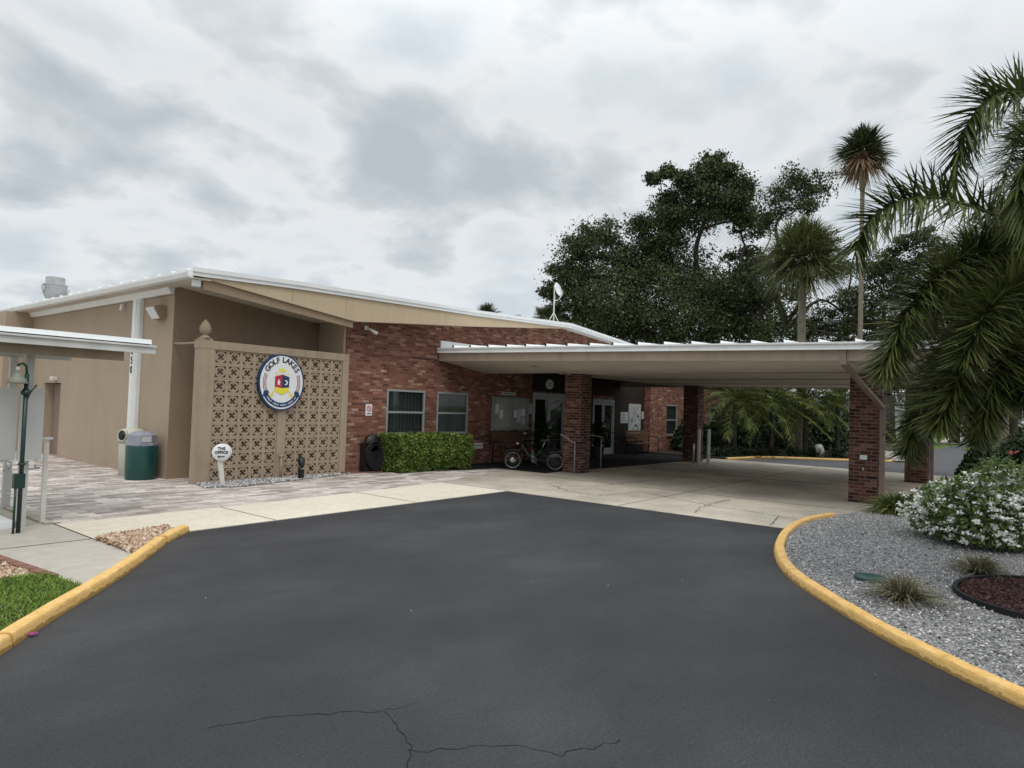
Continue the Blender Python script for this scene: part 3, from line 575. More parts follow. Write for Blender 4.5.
# roof
RP = [(5.93, 4.00), (5.93, 4.10), (8.2, 4.21), (14.1, 4.37), (18.75, 4.56), (23.2, 4.25), (40, 3.1), (42.5, 2.93), (42.5, 2.87), (40, 3.04), (23.2, 4.17), (18.75, 4.47), (14.1, 4.27), (8.2, 4.11)]
roof = MB().extr([(x, z) for x, z in RP], 'y', 12.42, 34.4).build('roof', 'white_roof', club)
def roofz(x):
    T = [(5.93, 4.10), (8.2, 4.21), (14.1, 4.37), (18.75, 4.56), (23.2, 4.25), (40, 3.1), (42.5, 2.93)]
    for a, b in zip(T, T[1:]):
        if a[0] <= x <= b[0]: return a[1] + (b[1] - a[1]) * (x - a[0]) / (b[0] - a[0])
    return 4
xs = [5.95, 8.2, 14.1, 18.75, 23.2, 40, 42.4]
for i in range(35):
    y = 12.75 + i * 0.61; mb = MB()
    for a, b in zip(xs, xs[1:]):
        mb.hexa([(a, y - 0.02, roofz(a)), (b, y - 0.02, roofz(b)), (b, y + 0.02, roofz(b)), (a, y + 0.02, roofz(a)),
                 (a, y - 0.012, roofz(a) + 0.055), (b, y - 0.012, roofz(b) + 0.055), (b, y + 0.012, roofz(b) + 0.055), (a, y + 0.012, roofz(a) + 0.055)])
    mb.build('standing_seam', 'white_roof', roof)
# front white edge trim, two steps, following the roof line
T = [(5.90, 4.13), (8.2, 4.235), (14.1, 4.395), (18.72, 4.585), (23.3, 4.275), (40, 3.13), (42.5, 2.96)]
mb = MB()
for (xa, za), (xb, zb) in zip(T, T[1:]):
    for (dy0, dy1, t0, t1) in ((12.36, 12.417, 0.0, -0.085), (12.385, 12.417, -0.0855, -0.16)):
        mb.hexa([(xa, dy0, za + t1), (xb, dy0, zb + t1), (xb, dy1, zb + t1), (xa, dy1, za + t1), (xa, dy0, za + t0), (xb, dy0, zb + t0), (xb, dy1, zb + t0), (xa, dy1, za + t0)])
mb.build('roof_edge_trim', 'white', club)
# beige gable board, tapering to nothing at both ends
TB = [(6.17, 3.955), (9.5, 3.59), (9.76, 3.575), (12.86, 3.84), (14.1, 3.95), (18.7, 4.41)]
top = [(18.7, 4.43), (14.1, 4.235), (8.2, 4.075), (6.05, 3.975)]
MB().extr(TB + top, 'y', 12.43, 12.47).build('fascia', 'fascia', club)
for x in (8.05, 9.45, 12.7): MB().box(x, x + 0.005, 12.424, 12.428, 3.78 if x < 9 else 3.64 if x < 10 else 3.86, 4.08).build('fascia_joint', 'canfascia', club)
# front soffit behind the board and over the recess
mb = MB()
for (xa, za), (xb, zb) in zip(TB, TB[1:]):
    y1 = 13.9 if xb <= 9.8 else 12.9
    mb.hexa([(xa, 12.47, za + 0.02), (xb, 12.47, zb + 0.02), (xb, y1, zb + 0.02), (xa, y1, za + 0.02), (xa, 12.47, za + 0.05), (xb, 12.47, zb + 0.05), (xb, y1, zb + 0.05), (xa, y1, za + 0.05)])
mb.build('soffit', 'soffit', club)
mb = MB(); mb.hexa([(6.17, 12.48, 3.76), (9.7, 12.48, 3.42), (9.7, 12.60, 3.42), (6.17, 12.60, 3.76), (6.17, 12.48, 3.97), (9.7, 12.48, 3.60), (9.7, 12.60, 3.60), (6.17, 12.60, 3.97)])
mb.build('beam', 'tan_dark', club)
# left eave: gutter, soffit board, wall trim
mb = MB().extr([(5.80, 4.06), (5.80, 4.02), (5.83, 3.94), (5.92, 3.925), (5.928, 3.93), (5.928, 4.09), (5.91, 4.09), (5.91, 3.96), (5.84, 3.97), (5.82, 4.06)], 'y', 12.40, 34.4); mb.build('gutter', 'white', club)
MB().box(5.93, 6.279, 12.42, 34.3, 3.925, 3.95).build('eave_soffit', 'soffit', club)
MB().extr([(6.20, 3.80), (6.26, 3.80), (6.276, 3.922), (6.14, 3.922)], 'y', 13.9, 22.5).build('wall_trim', 'white', club)
MB().box(6.0, 6.12, 12.50, 12.62, 3.80, 3.922).build('eave_bracket', 'white', club)
# wide fluted white downspout cover with the street number
dn = MB().box(6.20, 6.277, 15.32, 15.70, 0.02, 3.80).build('downspout', 'white', club)
mb = MB()
for y in (15.34, 15.42, 15.50): mb.box(6.182, 6.199, y, y + 0.03, 0.03, 3.79)
mb.build('rib', 'white', dn)
for i, ch in enumerate('5050'):
    text_mb(ch, 0.22, lambda x, y, d, i=i: (6.193 + d, 15.60 - x, 2.86 - i * 0.205 + y)).build('house_number', 'ink', dn)
# windows
def window(x0, x1, z0, z1, curt=True):
    fr_ = MB(); w_ = 0.055
    for (a, b, c, d) in ((x0, x1, z0, z0 + w_), (x0, x1, z1 - w_, z1), (x0, x0 + w_, z0 + w_, z1 - w_), (x1 - w_, x1, z0 + w_, z1 - w_)): fr_.box(a + 0.002, b - 0.002, YF - 0.012, YF + 0.05, c + 0.002, d - 0.002)
    zm = (z0 + z1) / 2 - 0.03; fr_.box(x0 + w_, x1 - w_, YF + 0.002, YF + 0.045, zm, zm + 0.05)
    f = fr_.build('window', 'alu', club)
    MB().box(x0 + w_, x1 - w_, YF + 0.02, YF + 0.026, z0 + w_, z1 - w_).build('pane', 'glass', f)
    MB().box(x0 - 0.03, x1 + 0.03, YF - 0.05, YF - 0.002, z0 - 0.06, z0).build('sill', 'brick', f)
    if curt:
        c_ = MB(); n_ = 40
        for k in range(n_ + 1):
            x = x0 + 0.03 + (x1 - x0 - 0.06) * k / n_; y = YF + 0.11 + 0.018 * math.sin(k * 1.9) + 0.008 * math.sin(k * 0.7)
            c_.v += [(x, y, z0), (x, y, z1)]
        c_.f += [(2 * k, 2 * k + 2, 2 * k + 3, 2 * k + 1) for k in range(n_)]; c_.sm += [True] * n_; c_.build('curtain', 'curtain', f)
for q in W: window(*q)
# glazed doors
def door(x0, x1, z1, name='entrance_door'):
    f = MB(); w_ = 0.07; xm = (x0 + x1) / 2
    f.box(x0 + .003, x1 - .003, YF - 0.01, YF + 0.07, z1 - 0.12, z1 - .003)
    for a in (x0 + 0.003, x1 - w_ - 0.003): f.box(a, a + w_, YF - 0.01, YF + 0.07, 0.02, z1 - 0.121)
    o = f.build(name, 'alu', club)
    for a, b, h_ in ((x0 + w_ + .005, xm - 0.004, 1), (xm + 0.004, x1 - w_ - .005, 0)):
        lf = MB(); s_ = 0.085
        lf.box(a, a + s_, YF + 0.01, YF + 0.055, 0.03, z1 - 0.13); lf.box(b - s_, b, YF + 0.01, YF + 0.055, 0.03, z1 - 0.13)
        lf.box(a + s_, b - s_, YF + 0.01, YF + 0.055, z1 - 0.22, z1 - 0.13); lf.box(a + s_, b - s_, YF + 0.01, YF + 0.055, 0.03, 0.26)
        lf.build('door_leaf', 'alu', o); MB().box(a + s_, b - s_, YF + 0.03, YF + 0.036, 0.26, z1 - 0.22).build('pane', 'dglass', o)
        xh = b - 0.045 if h_ else a + 0.045
        MB().tube([(xh, YF + 0.01, 0.85), (xh, YF - 0.06, 0.88), (xh, YF - 0.06, 1.18), (xh, YF + 0.01, 1.21)], 0.013).build('handle', 'steel', o)
    return o
door(*DR[0][:2], DR[0][3]); door(*DR[1][:2], DR[1][3])

# ================================================================== THE ENTRANCE CANOPY
can = thing('drive_through_canopy', (18, 6, 0), 'low flat drive-through canopy on brick columns over the concrete slab', 'canopy')
def cz(y): return 3.055 + 0.0185 * (y - 2.3)
def crf(x, y):      # roof surface
    if x <= 17.8: return cz(y) + 0.01 + 0.045 * (x - 12.97)
    return cz(y) + 0.227 - (x - 17.8) / 5.3 * (cz(y) + 0.227 - 2.98)
mb = MB()
for ya, yb in ((0.9, 7.0), (7.0, 12.895)):
    for xa, xb in ((12.97, 17.8), (17.8, 23.1)):
        P = [(xa, ya), (xb, ya), (xb, yb), (xa, yb)]
        mb.hexa([(x, y, crf(x, y) - 0.03) for x, y in P] + [(x, y, crf(x, y)) for x, y in P])
croof = mb.build('roof', 'white_roof', can)
for i in range(20):
    y = 1.36 + i * 0.61; mb = MB()
    for xa, xb in ((12.94, 17.8), (17.8, 23.05)):
        P = [(xa, y - 0.03), (xb, y - 0.03), (xb, y + 0.03), (xa, y + 0.03)]; Q = [(xa, y - 0.012), (xb, y - 0.012), (xb, y + 0.012), (xa, y + 0.012)]
        mb.hexa([(a, b, crf(a, b)) for a, b in P] + [(a, b, crf(a, b) + 0.06) for a, b in Q])
    sm_ = mb.build('standing_seam', 'white_roof', croof); MB().box(12.925, 12.939, y - 0.022, y + 0.022, crf(12.94, y) + 0.002, crf(12.94, y) + 0.06).build('seam_end', 'black', croof)
MB().hexa([(12.99, 12.85, 3.262), (15.6, 12.85, 3.45), (15.6, 12.893, 3.45), (12.99, 12.893, 3.262), (12.99, 12.85, 3.46), (15.6, 12.85, 3.47), (15.6, 12.893, 3.47), (12.99, 12.893, 3.46)]).build('wall_flashing', 'white_roof', can)
def along(x0, x1, a0, a1, ya, yb, nm, mat, zf=cz):
    m_ = MB(); m_.hexa([(x0, ya, zf(ya) + a0), (x1, ya, zf(ya) + a0), (x1, yb, zf(yb) + a0), (x0, yb, zf(yb) + a0), (x0, ya, zf(ya) + a1), (x1, ya, zf(ya) + a1), (x1, yb, zf(yb) + a1), (x0, yb, zf(yb) + a1)])
    return m_.build(nm, mat, can)
gt_ = MB()
for (x0, x1, a0, a1) in ((12.86, 12.958, -0.035, 0.0), (12.885, 12.958, -0.125, -0.0355), (12.875, 12.958, -0.138, -0.1255)):
    ya, yb = 0.85, 12.92 - 0.03
    gt_.hexa([(x0, ya, cz(ya) + a0), (x1, ya, cz(ya) + a0), (x1, yb, cz(yb) + a0), (x0, yb, cz(yb) + a0), (x0, ya, cz(ya) + a1), (x1, ya, cz(ya) + a1), (x1, yb, cz(yb) + a1), (x0, yb, cz(yb) + a1)])
gt_.build('gutter', 'white', can)
MB().hexa([(12.962, 0.9, 2.70), (13.05, 0.9, 2.70), (13.05, 12.89, 2.90), (12.962, 12.89, 2.90), (12.962, 0.9, 3.02), (13.05, 0.9, 3.02), (13.05, 12.89, 3.22), (12.962, 12.89, 3.22)]).build('fascia', 'canfascia', can)
MB().hexa([(13.05, 0.95, 2.715), (14.93, 0.95, 2.655), (14.93, 12.89, 2.665), (13.05, 12.89, 2.91), (13.05, 0.95, 2.74), (14.93, 0.95, 2.68), (14.93, 12.89, 2.69), (13.05, 12.89, 2.935)]).build('sloping_soffit', 'soffit', can)
mb = MB().box(14.932, 17.66, 0.95, 10.2, 2.652, 2.68); mb.box(17.69, 23.0, 0.95, 10.2, 2.650, 2.68); mb.build('soffit', 'soffit', can)
mb = MB().box(14.93, 15.03, 0.97, 9.0, 2.625, 2.651); mb.build('soffit_trim', 'canfascia', can)
for x in (17.66, 20.4): MB().box(x, x + 0.03, 0.97, 10.19, 2.636, 2.6495).build('soffit_batten', 'brown' if x == 17.66 else 'canfascia', can)
mb = MB()
for k in range(26): mb.lathe([(0.0, 0), (0.022, 0.001), (0.022, 0.006), (0.0, 0.006)], Vector((16.3 + (k % 2) * 2.6, 1.4 + (k // 2) * 0.68, 2.640)), None, 8)
mb.build('screw_cap', 'brown', can)
mb = MB().box(14.95, 23.0, 10.202, 10.25, 2.64, 2.84); mb.build('beam', 'soffit', can)
MB().box(14.95, 23.0, 10.252, 12.89, 2.80, 2.84).build('porch_ceiling', 'porchdark', can)  # ceiling colour darkened to stand in for porch shade
mb = MB().box(23.0, 23.06, 0.9, 12.89, 2.62, 3.0); mb.box(13.06, 22.99, 0.88, 0.93, 2.68, 3.04); mb.build('side_fascia', 'canfascia', can)
for n_, (x, y) in enumerate(((14.95, 9.53), (14.95, 2.52), (22.0, 9.25), (21.0, 2.36))):
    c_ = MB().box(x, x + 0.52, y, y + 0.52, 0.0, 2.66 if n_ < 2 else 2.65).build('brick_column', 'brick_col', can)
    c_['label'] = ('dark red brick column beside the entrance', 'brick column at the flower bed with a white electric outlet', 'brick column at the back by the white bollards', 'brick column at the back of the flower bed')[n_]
    if n_ == 1:
        ob = MB().box(x - 0.03, x - 0.002, 2.70, 2.83, 0.88, 0.97).build('outlet_box', 'signwhite', c_)
        MB().box(x - 0.02, x - 0.002, 2.76, 2.785, 0.66, 0.72).build('hose_tap', 'steel', c_)
# conduit and small junction box on the soffit
mb = MB().box(13.6, 13.72, 10.1, 10.22, 2.76, 2.83); mb.build('junction_box', 'canfascia', can)
MB().tube([(13.66, 10.1, 2.80), (14.9, 9.9, 2.63), (15.2, 9.75, 2.62)], 0.012).build('conduit', 'canfascia', can)
# brown downspouts
ds = MB().box(12.98, 13.06, 2.70, 2.80, 2.80, 2.94)
def slant(m_, a, b, w1, w2):
    a, b = Vector(a), Vector(b); d = (b - a).normalized(); s_ = Vector((0, 1, 0)); s_ = (s_ - d * s_.dot(d)).normalized(); t_ = d.cross(s_)
    R_ = lambda p: [p + s_ * i * w1 + t_ * j * w2 for i, j in ((-1, -1), (1, -1), (1, 1), (-1, 1))]
    m_.hexa([tuple(q) for q in R_(a)] + [tuple(q) for q in R_(b)])
slant(ds, (12.95, 2.74, 2.93), (12.95, 2.74, 2.66), 0.045, 0.035); slant(ds, (12.95, 2.74, 2.68), (14.98, 2.44, 1.93), 0.045, 0.035); slant(ds, (14.98, 2.44, 1.95), (14.98, 2.44, 0.05), 0.045, 0.035)
ds.build('downspout', 'brown', can)
ds = MB(); slant(ds, (21.3, 2.28, 2.64), (21.3, 2.28, 0.05), 0.045, 0.04); ds.build('downspout', 'brown', can)

# ================================================================== BREEZE BLOCK SCREEN
scr = thing('breeze_block_screen', (8.08, 12.85, 0), 'tan open breeze block screen wall with a cap beam and pineapple finial', 'screen wall')
YA, YB = 12.80, 12.92
def block(mb, cx, cz_, s=0.145):
    f = 0.034; h = s
    for (a, b, c, d) in ((-h, h, -h, -h + f), (-h, h, h - f, h), (-h, -h + f, -h + f, h - f), (h - f, h, -h + f, h - f)): mb.box(cx + a, cx + b, YA, YB, cz_ + c, cz_ + d)
    n = 24; ro, ri = s - f + 0.001, 0.078; vs = []
    for y in (YA + 0.006, YB - 0.006):
        for r_ in (ro, ri):
            for k in range(n): t_ = 2 * math.pi * k / n; vs.append((cx + r_ * math.cos(t_), y, cz_ + r_ * math.sin(t_)))
    fs = []
    for k in range(n):
        j = (k + 1) % n; fs += [(k, j, n + j, n + k), (2 * n + k, 3 * n + k, 3 * n + j, 2 * n + j), (k, 2 * n + k, 2 * n + j, j), (n + k, n + j, 3 * n + j, 3 * n + k)]
    mb.add(vs, fs)
    for q in range(4):       # solid webs left, right, above, below: the gap between them is the X
        a0 = q * math.pi / 2; P = [(0.030, 0)] + [(0.083 * math.cos(t_), 0.083 * math.sin(t_)) for t_ in (-0.42, -0.2, 0, 0.2, 0.42)]
        P = [(x * math.cos(a0) - y * math.sin(a0) + cx, x * math.sin(a0) + y * math.cos(a0) + cz_) for x, y in P]; mb.extr(P, 'y', YA + 0.012, YB - 0.012)
for x0, wd in ((6.60, 1.45), (8.24, 1.45)):
    mb = MB(); bwd = wd / 5
    for i in range(5):
        for j in range(9): block(mb, x0 + bwd * (i + 0.5), 0.03 + 0.292 * (j + 0.5))
    lt = mb.build('lattice_panel', 'block', scr)
mb = MB().box(6.60, 9.69, YA + 0.03, YB, 0.0, 0.029); mb.build('footing', 'block', scr)
for x0, x1 in ((6.28, 6.598), (8.052, 8.238), (9.692, 9.866)):
    MB().box(x0, x1, YA - 0.025, YB + 0.02, 0.0, 2.659).build('post', 'block', scr)
MB().box(6.27, 9.868, YA - 0.03, YB + 0.03, 2.66, 2.82).build('cap_beam', 'block', scr)
mb = MB(); fx, fy = 6.43, 12.86
mb.box(fx - 0.13, fx + 0.13, fy - 0.07, fy + 0.07, 2.82, 2.86)
prof = [(0.10, 2.86), (0.09, 2.89), (0.045, 2.92), (0.05, 2.94), (0.085, 2.97), (0.105, 3.03), (0.10, 3.09), (0.075, 3.15), (0.04, 3.20), (0.008, 3.235)]
mb.lathe(prof, fx, fy, 16)
for j in range(8):
    z_ = 2.97 + j * 0.03; r_ = 0.088 + 0.02 * math.sin(j * 0.45) - (0.012 * max(0, j - 3))
    for k in range(9):
        t_ = 2 * math.pi * (k + 0.5 * (j % 2)) / 9; mb.lathe([(0.014, 0), (0.002, 0.014)], Vector((fx + r_ * math.cos(t_), fy + r_ * math.sin(t_), z_)), None, 4, axis=Vector((math.cos(t_), math.sin(t_), 0.3)), smooth=False)
mb.build('finial', 'block', scr)
tag(MB().tube([(6.32, 12.88, 2.76), (6.32, 13.9, 2.78)], 0.022).build('steel_tie_rod', 'tan', origin=(6.32, 13.4, 2.77)), 'thin tan tie rod between the screen wall post and the building corner', 'rod')

# round emblem sign on the screen
sg = thing('emblem_sign', (8.17, 12.76, 2.07), 'big round white GOLF LAKES emblem sign mounted on the breeze blocks', 'sign')
SX, SZ, SY = 8.07, 2.07, 12.79
A_, B_ = 0.545, 0.605
def oval(mb, a, b, y0, y1, n=56, ai=None, bi=None):
    if ai is None: return mb.extr([(SX + a * math.cos(2 * math.pi * k / n), SZ + b * math.sin(2 * math.pi * k / n)) for k in range(n)], 'y', y0, y1)
    for k in range(n):
        t0, t1 = 2 * math.pi * k / n, 2 * math.pi * (k + 1) / n
        P = [(SX + q * math.cos(t), SZ + p * math.sin(t)) for q, p, t in ((a, b, t0), (a, b, t1), (ai, bi, t1), (ai, bi, t0))]; mb.extr(P, 'y', y0, y1)
    return mb
oval(MB(), A_, B_, SY - 0.075, SY - 0.005).build('backing_disc', 'navy', sg)
oval(MB(), A_ - 0.035, B_ - 0.035, SY - 0.083, SY - 0.076).build('face', 'signwhite', sg)
YS = SY - 0.084
def strip(a, b, t0, t1, wd, y, n=14):      # arc band
    mb = MB()
    for k in range(n):
        s0, s1 = t0 + (t1 - t0) * k / n, t0 + (t1 - t0) * (k + 1) / n
        P = [(SX + (a + o_) * math.cos(s), SZ + (b + o_) * math.sin(s)) for o_, s in ((wd / 2, s0), (wd / 2, s1), (-wd / 2, s1), (-wd / 2, s0))]; mb.extr(P, 'y', y - 0.003, y)
    return mb
BOLD = 1
txt = 'GOLF LAKES'; wds = [1.05, 1.05, 0.85, 0.85, 0.55, 0.85, 1.05, 1.0, 0.85, 0.9]; tot = sum(wds); ang = R(152); step = R(124) / tot; t_ = ang
lm = MB()
for ch, wd in zip(txt, wds):
    tm = t_ - step * wd / 2; t_ -= step * wd
    if ch == ' ': continue
    cxx, czz = (A_ - 0.125) * math.cos(tm), (B_ - 0.125) * math.sin(tm); ro_ = math.atan2(math.sin(tm) / B_, math.cos(tm) / A_) - math.pi / 2
    t2 = text_mb(ch, 0.165, lambda x, y, d, c=cxx, z=czz, r=ro_: (SX + c + x * math.cos(r) - y * math.sin(r), YS - 0.003 + d, SZ + z + x * math.sin(r) + y * math.cos(r)), 0.003)
    lm.add(t2.v, t2.f)
lm.build('lettering', 'ink', sg)
for sgn in (0, 1):
    for o_, mt_ in ((0.105, 'ink'), (0.135, 'crest_red'), (0.165, 'ink')):
        a0, a1 = (R(158), R(206)) if sgn == 0 else (R(22), R(-26))
        strip(A_ - o_ , B_ - o_, a0, a1, 0.012, YS).build('side_stripe', mt_, sg)
strip(A_ - 0.10, B_ - 0.12, R(215), R(325), 0.10, YS).build('ribbon', 'navy', sg)
for s_ in (-1, 1):
    P = [(SX + s_ * 0.32, SZ - 0.27), (SX + s_ * 0.44, SZ - 0.31), (SX + s_ * 0.42, SZ - 0.20), (SX + s_ * 0.33, SZ - 0.17), (SX + s_ * 0.30, SZ - 0.22)]
    MB().extr(P, 'y', YS - 0.005, YS - 0.0005).build('ribbon_fold', 'navy', sg)
mb = MB()
for k in range(26):
    t_ = R(221) + R(98) * k / 25; a, b = A_ - 0.10, B_ - 0.12; x, z = SX + a * math.cos(t_), SZ + b * math.sin(t_); hgt = 0.012 + 0.006 * ((k * 7) % 3)
    if k % 6 != 5: mb.box(x - 0.007, x + 0.007, YS - 0.0052, YS - 0.0035, z - hgt, z + hgt)
mb.build('ribbon_marks', 'signwhite', sg)
def shp(nm, P, mt_, d=0.0): return MB().extr([(SX + x, SZ + z) for x, z in P], 'y', YS - 0.004 - d, YS - 0.0005 - d).build(nm, mt_, sg)
shp('golf_club', [(-0.235, -0.235), (-0.21, -0.245), (0.17, 0.20), (0.155, 0.215)], 'yellowc'); shp('golf_club', [(0.235, -0.235), (0.21, -0.245), (-0.17, 0.20), (-0.155, 0.215)], 'yellowc')
shp('club_head', [(-0.25, -0.23), (-0.29, -0.28), (-0.24, -0.32), (-0.19, -0.27)], 'yellowc'); shp('club_head', [(0.25, -0.23), (0.29, -0.28), (0.24, -0.32), (0.19, -0.27)], 'yellowc')
shp('shield_left', [(-0.17, 0.12), (0, 0.17), (0, -0.12), (-0.17, -0.10)], 'crest_red', 0.004); shp('shield_right', [(0.17, 0.12), (0, 0.17), (0, -0.12), (0.17, -0.10)][::-1], 'navy', 0.004)
shp('shield_base', [(-0.17, -0.10), (0, -0.122), (0.17, -0.10), (0.15, -0.19), (0, -0.27), (-0.15, -0.19)][::-1], 'yellowc', 0.004)
shp('crown', [(-0.07, 0.22), (-0.09, 0.30), (-0.045, 0.265), (0, 0.33), (0.045, 0.265), (0.09, 0.30), (0.07, 0.22)][::-1], 'yellowc')
shp('heraldic_figure', [(-0.115, 0.06), (-0.09, 0.02), (-0.125, 0.0), (-0.10, -0.03), (-0.12, -0.07), (-0.085, -0.04), (-0.05, -0.07), (-0.06, -0.02), (-0.045, 0.02), (-0.07, 0.03), (-0.06, 0.07), (-0.09, 0.05)], 'signwhite', 0.008)
cres = [(0.085 + 0.05 * math.cos(t), 0.0 + 0.055 * math.sin(t)) for t in np.linspace(R(-120), R(120), 12)] + [(0.07 + 0.032 * math.cos(t), 0.0 + 0.036 * math.sin(t)) for t in np.linspace(R(110), R(-110), 10)]
shp('crescent', cres, 'signwhite', 0.008)

# ================================================================== SMALL THINGS AT THE BUILDING
def rbox(mb, x0, x1, y0, y1, z0, z1, r=0.01):
    P = [(x0 + r, y0), (x1 - r, y0), (x1, y0 + r), (x1, y1 - r), (x1 - r, y1), (x0 + r, y1), (x0, y1 - r), (x0, y0 + r)]; return mb.extr(P, 'z', z0, z1)
# green bin
cx, cy = 5.93, 14.22
t = thing('trash_can', (cx, cy, 0), 'dark green round trash can with grey hooded lid beside the building corner', 'trash can')
mb = MB().lathe([(0.27, 0.0), (0.285, 0.02), (0.292, 0.3), (0.295, 0.66), (0.288, 0.69), (0.27, 0.70)], cx, cy, 32)
mb.build('body', 'green', t)
n8 = 8; mb = MB(); vs = []
for r_, z_ in ((0.305, 0.695), (0.305, 0.735), (0.275, 0.74), (0.262, 0.90), (0.18, 0.955), (0.05, 0.975)):
    for k in range(n8): a = 2 * math.pi * (k + 0.35) / n8; vs.append((cx + r_ * math.cos(a), cy + r_ * math.sin(a), z_))
mb.add(vs, [(i * n8 + k, i * n8 + (k + 1) % n8, (i + 1) * n8 + (k + 1) % n8, (i + 1) * n8 + k) for i in range(5) for k in range(n8)] + [tuple(range(40, 48))]); mb.build('lid', 'lidgrey', t)
a = 2 * math.pi * (5 + 0.35 + 0.5) / 8
mb = MB(); c_ = Vector((cx + 0.252 * math.cos(a), cy + 0.252 * math.sin(a), 0.82)); tn = Vector((-math.sin(a), math.cos(a), 0)); nn = Vector((math.cos(a), math.sin(a), 0))
q = [c_ + tn * sx * 0.085 + Vector((0, 0, sz * 0.055)) + nn * 0.004 for sx, sz in ((-1, -1), (1, -1), (1, 1), (-1, 1))]; q2 = [p + nn * 0.008 for p in q]
mb.add([tuple(p) for p in q + q2], [(0, 1, 2, 3), (4, 5, 6, 7), (0, 1, 5, 4), (1, 2, 6, 5), (2, 3, 7, 6), (3, 0, 4, 7)]); mb.build('flap', 'panel', t)
# beige bin behind
cx, cy = 6.02, 14.95
t = thing('recycling_bin', (cx, cy, 0), 'beige bin with a round black hole in its hood, behind the green trash can', 'bin')
MB().lathe([(0.20, 0.0), (0.22, 0.02), (0.24, 0.68), (0.235, 0.70)], cx, cy, 28).build('body', 'beige', t)
hd = MB().lathe([(0.25, 0.70), (0.25, 0.74), (0.24, 0.90), (0.18, 0.98), (0.06, 1.01), (0.01, 1.015)], cx, cy, 28).build('hood', 'beige', t)
ax = Vector((-0.93, -0.35, 0.05)).normalized()
MB().lathe([(0.125, 0.0), (0.125, 0.06), (0.105, 0.065), (0.10, 0.03)], Vector((cx, cy, 0.84)) + ax * 0.19, None, 24, axis=ax).build('rim', 'beige', hd)
MB().lathe([(0.097, 0.0), (0.097, 0.052)], Vector((cx, cy, 0.84)) + ax * 0.195, None, 24, axis=ax).build('opening', 'black', hd)
# wall lamp on the side wall
t = thing('wall_pack_light', (6.27, 14.45, 3.45), 'dark boxy wall light with a white lens high on the tan side wall', 'wall light')
MB().extr([(6.277, 3.30), (6.277, 3.56), (6.18, 3.575), (6.02, 3.555), (6.03, 3.51), (6.16, 3.30)], 'y', 14.22, 14.62).build('housing', 'tan_dark', t)
MB().hexa([(6.145, 14.25, 3.30), (6.15, 14.25, 3.315), (6.15, 14.59, 3.315), (6.145, 14.59, 3.30), (6.00, 14.25, 3.52), (6.03, 14.25, 3.53), (6.03, 14.59, 3.53), (6.00, 14.59, 3.52)]).build('lens', 'signwhite', t)
# small things on the side wall
tag(MB().tube([(6.276, 16.3, 3.74), (6.20, 16.3, 3.72), (6.19, 16.3, 3.60)], 0.035).build('floodlight', 'white', origin=(6.27, 16.3, 3.65)), 'tiny white floodlight under the side eave', 'light')
t = thing('door_light', (6.2, 20.6, 2.1), 'small pale light above the brown side door at far left', 'light')
MB().box(6.16, 6.277, 20.35, 20.55, 2.02, 2.12).build('housing', 'offwhite', t)
# camera on the brick wall
t = thing('security_camera', (10.43, 12.88, 3.5), 'small white bullet security camera high on the brick wall', 'camera')
MB().box(10.37, 10.47, 12.86, 12.895, 3.47, 3.57).build('bracket', 'signwhite', t)
MB().tube([(10.42, 12.87, 3.52), (10.46, 12.72, 3.46), (10.55, 12.62, 3.38)], [0.02, 0.035, 0.045], 10).build('body', 'signwhite', t)
# small notices on the walls
def plaque(nm, x0, x1, z0, z1, mat, label, cat, marks=0, y=12.897):
    o = thing(nm, ((x0 + x1) / 2, y, z0), label, cat)
    MB().box(x0, x1, y - 0.02, y, z0, z1).build('plate', mat, o); mb = MB(); wdt = x1 - x0
    for k in range(marks):
        z = z1 - (z1 - z0) * (k + 1) / (marks + 1); s_ = (0.36, 0.28, 0.33, 0.24)[k % 4]
        mb.box((x0 + x1) / 2 - wdt * s_, (x0 + x1) / 2 + wdt * s_, y - 0.0235, y - 0.0205, z - 0.008, z + 0.008)
    if marks: mb.build('print', 'ink', o)
    return o
o = thing('no_smoking_sign', (10.59, 12.88, 1.37), 'small white no smoking sign with a red ring on the brick wall', 'sign')
MB().box(10.50, 10.69, 12.875, 12.896, 1.38, 1.66).build('plate', 'signwhite', o)
mb = MB(); n = 20
for k in range(n):
    a0, a1 = 2 * math.pi * k / n, 2 * math.pi * (k + 1) / n; mb.extr([(10.595 + r_ * math.cos(a), 1.55 + r_ * math.sin(a)) for r_, a in ((0.07, a0), (0.07, a1), (0.055, a1), (0.055, a0))], 'y', 12.868, 12.874)
mb.extr([(10.55, 1.59), (10.56, 1.60), (10.64, 1.51), (10.63, 1.50)], 'y', 12.868, 12.874); mb.build('ring', 'crest_red', o)
mb = MB().box(10.54, 10.65, 12.868, 12.874, 1.42, 1.44); mb.build('print', 'ink', o)
plaque('name_plate', 15.72, 16.42, 2.06, 2.16, 'panel', 'narrow pale name plate above the glass notice case', 'sign', 1)
plaque('wall_notice', 17.08, 17.28, 1.50, 1.82, 'paper', 'small paper notice between the notice case and the entrance doors', 'notice', 4)
plaque('address_plate', 14.42, 14.92, 0.45, 0.62, 'offwhite', 'low white plate on the brick wall by the bench', 'sign', 1)
plaque('wall_notice', 23.12, 23.72, 1.20, 1.64, 'panel', 'small framed notice left of the tall poster', 'notice', 3)
plaque('wall_notice', 24.88, 25.08, 1.38, 1.68, 'panel', 'tiny pale notice right of the tall poster', 'notice', 2)
o = thing('poster_board', (24.25, 12.88, 0.7), 'tall narrow white poster with dark floral pattern on the porch wall', 'poster')
MB().box(23.76, 24.80, 12.87, 12.876, 0.71, 1.98).build('board', 'case_back', o); mb = MB()  # poster board dimmed to grey, porch shade put into its colour
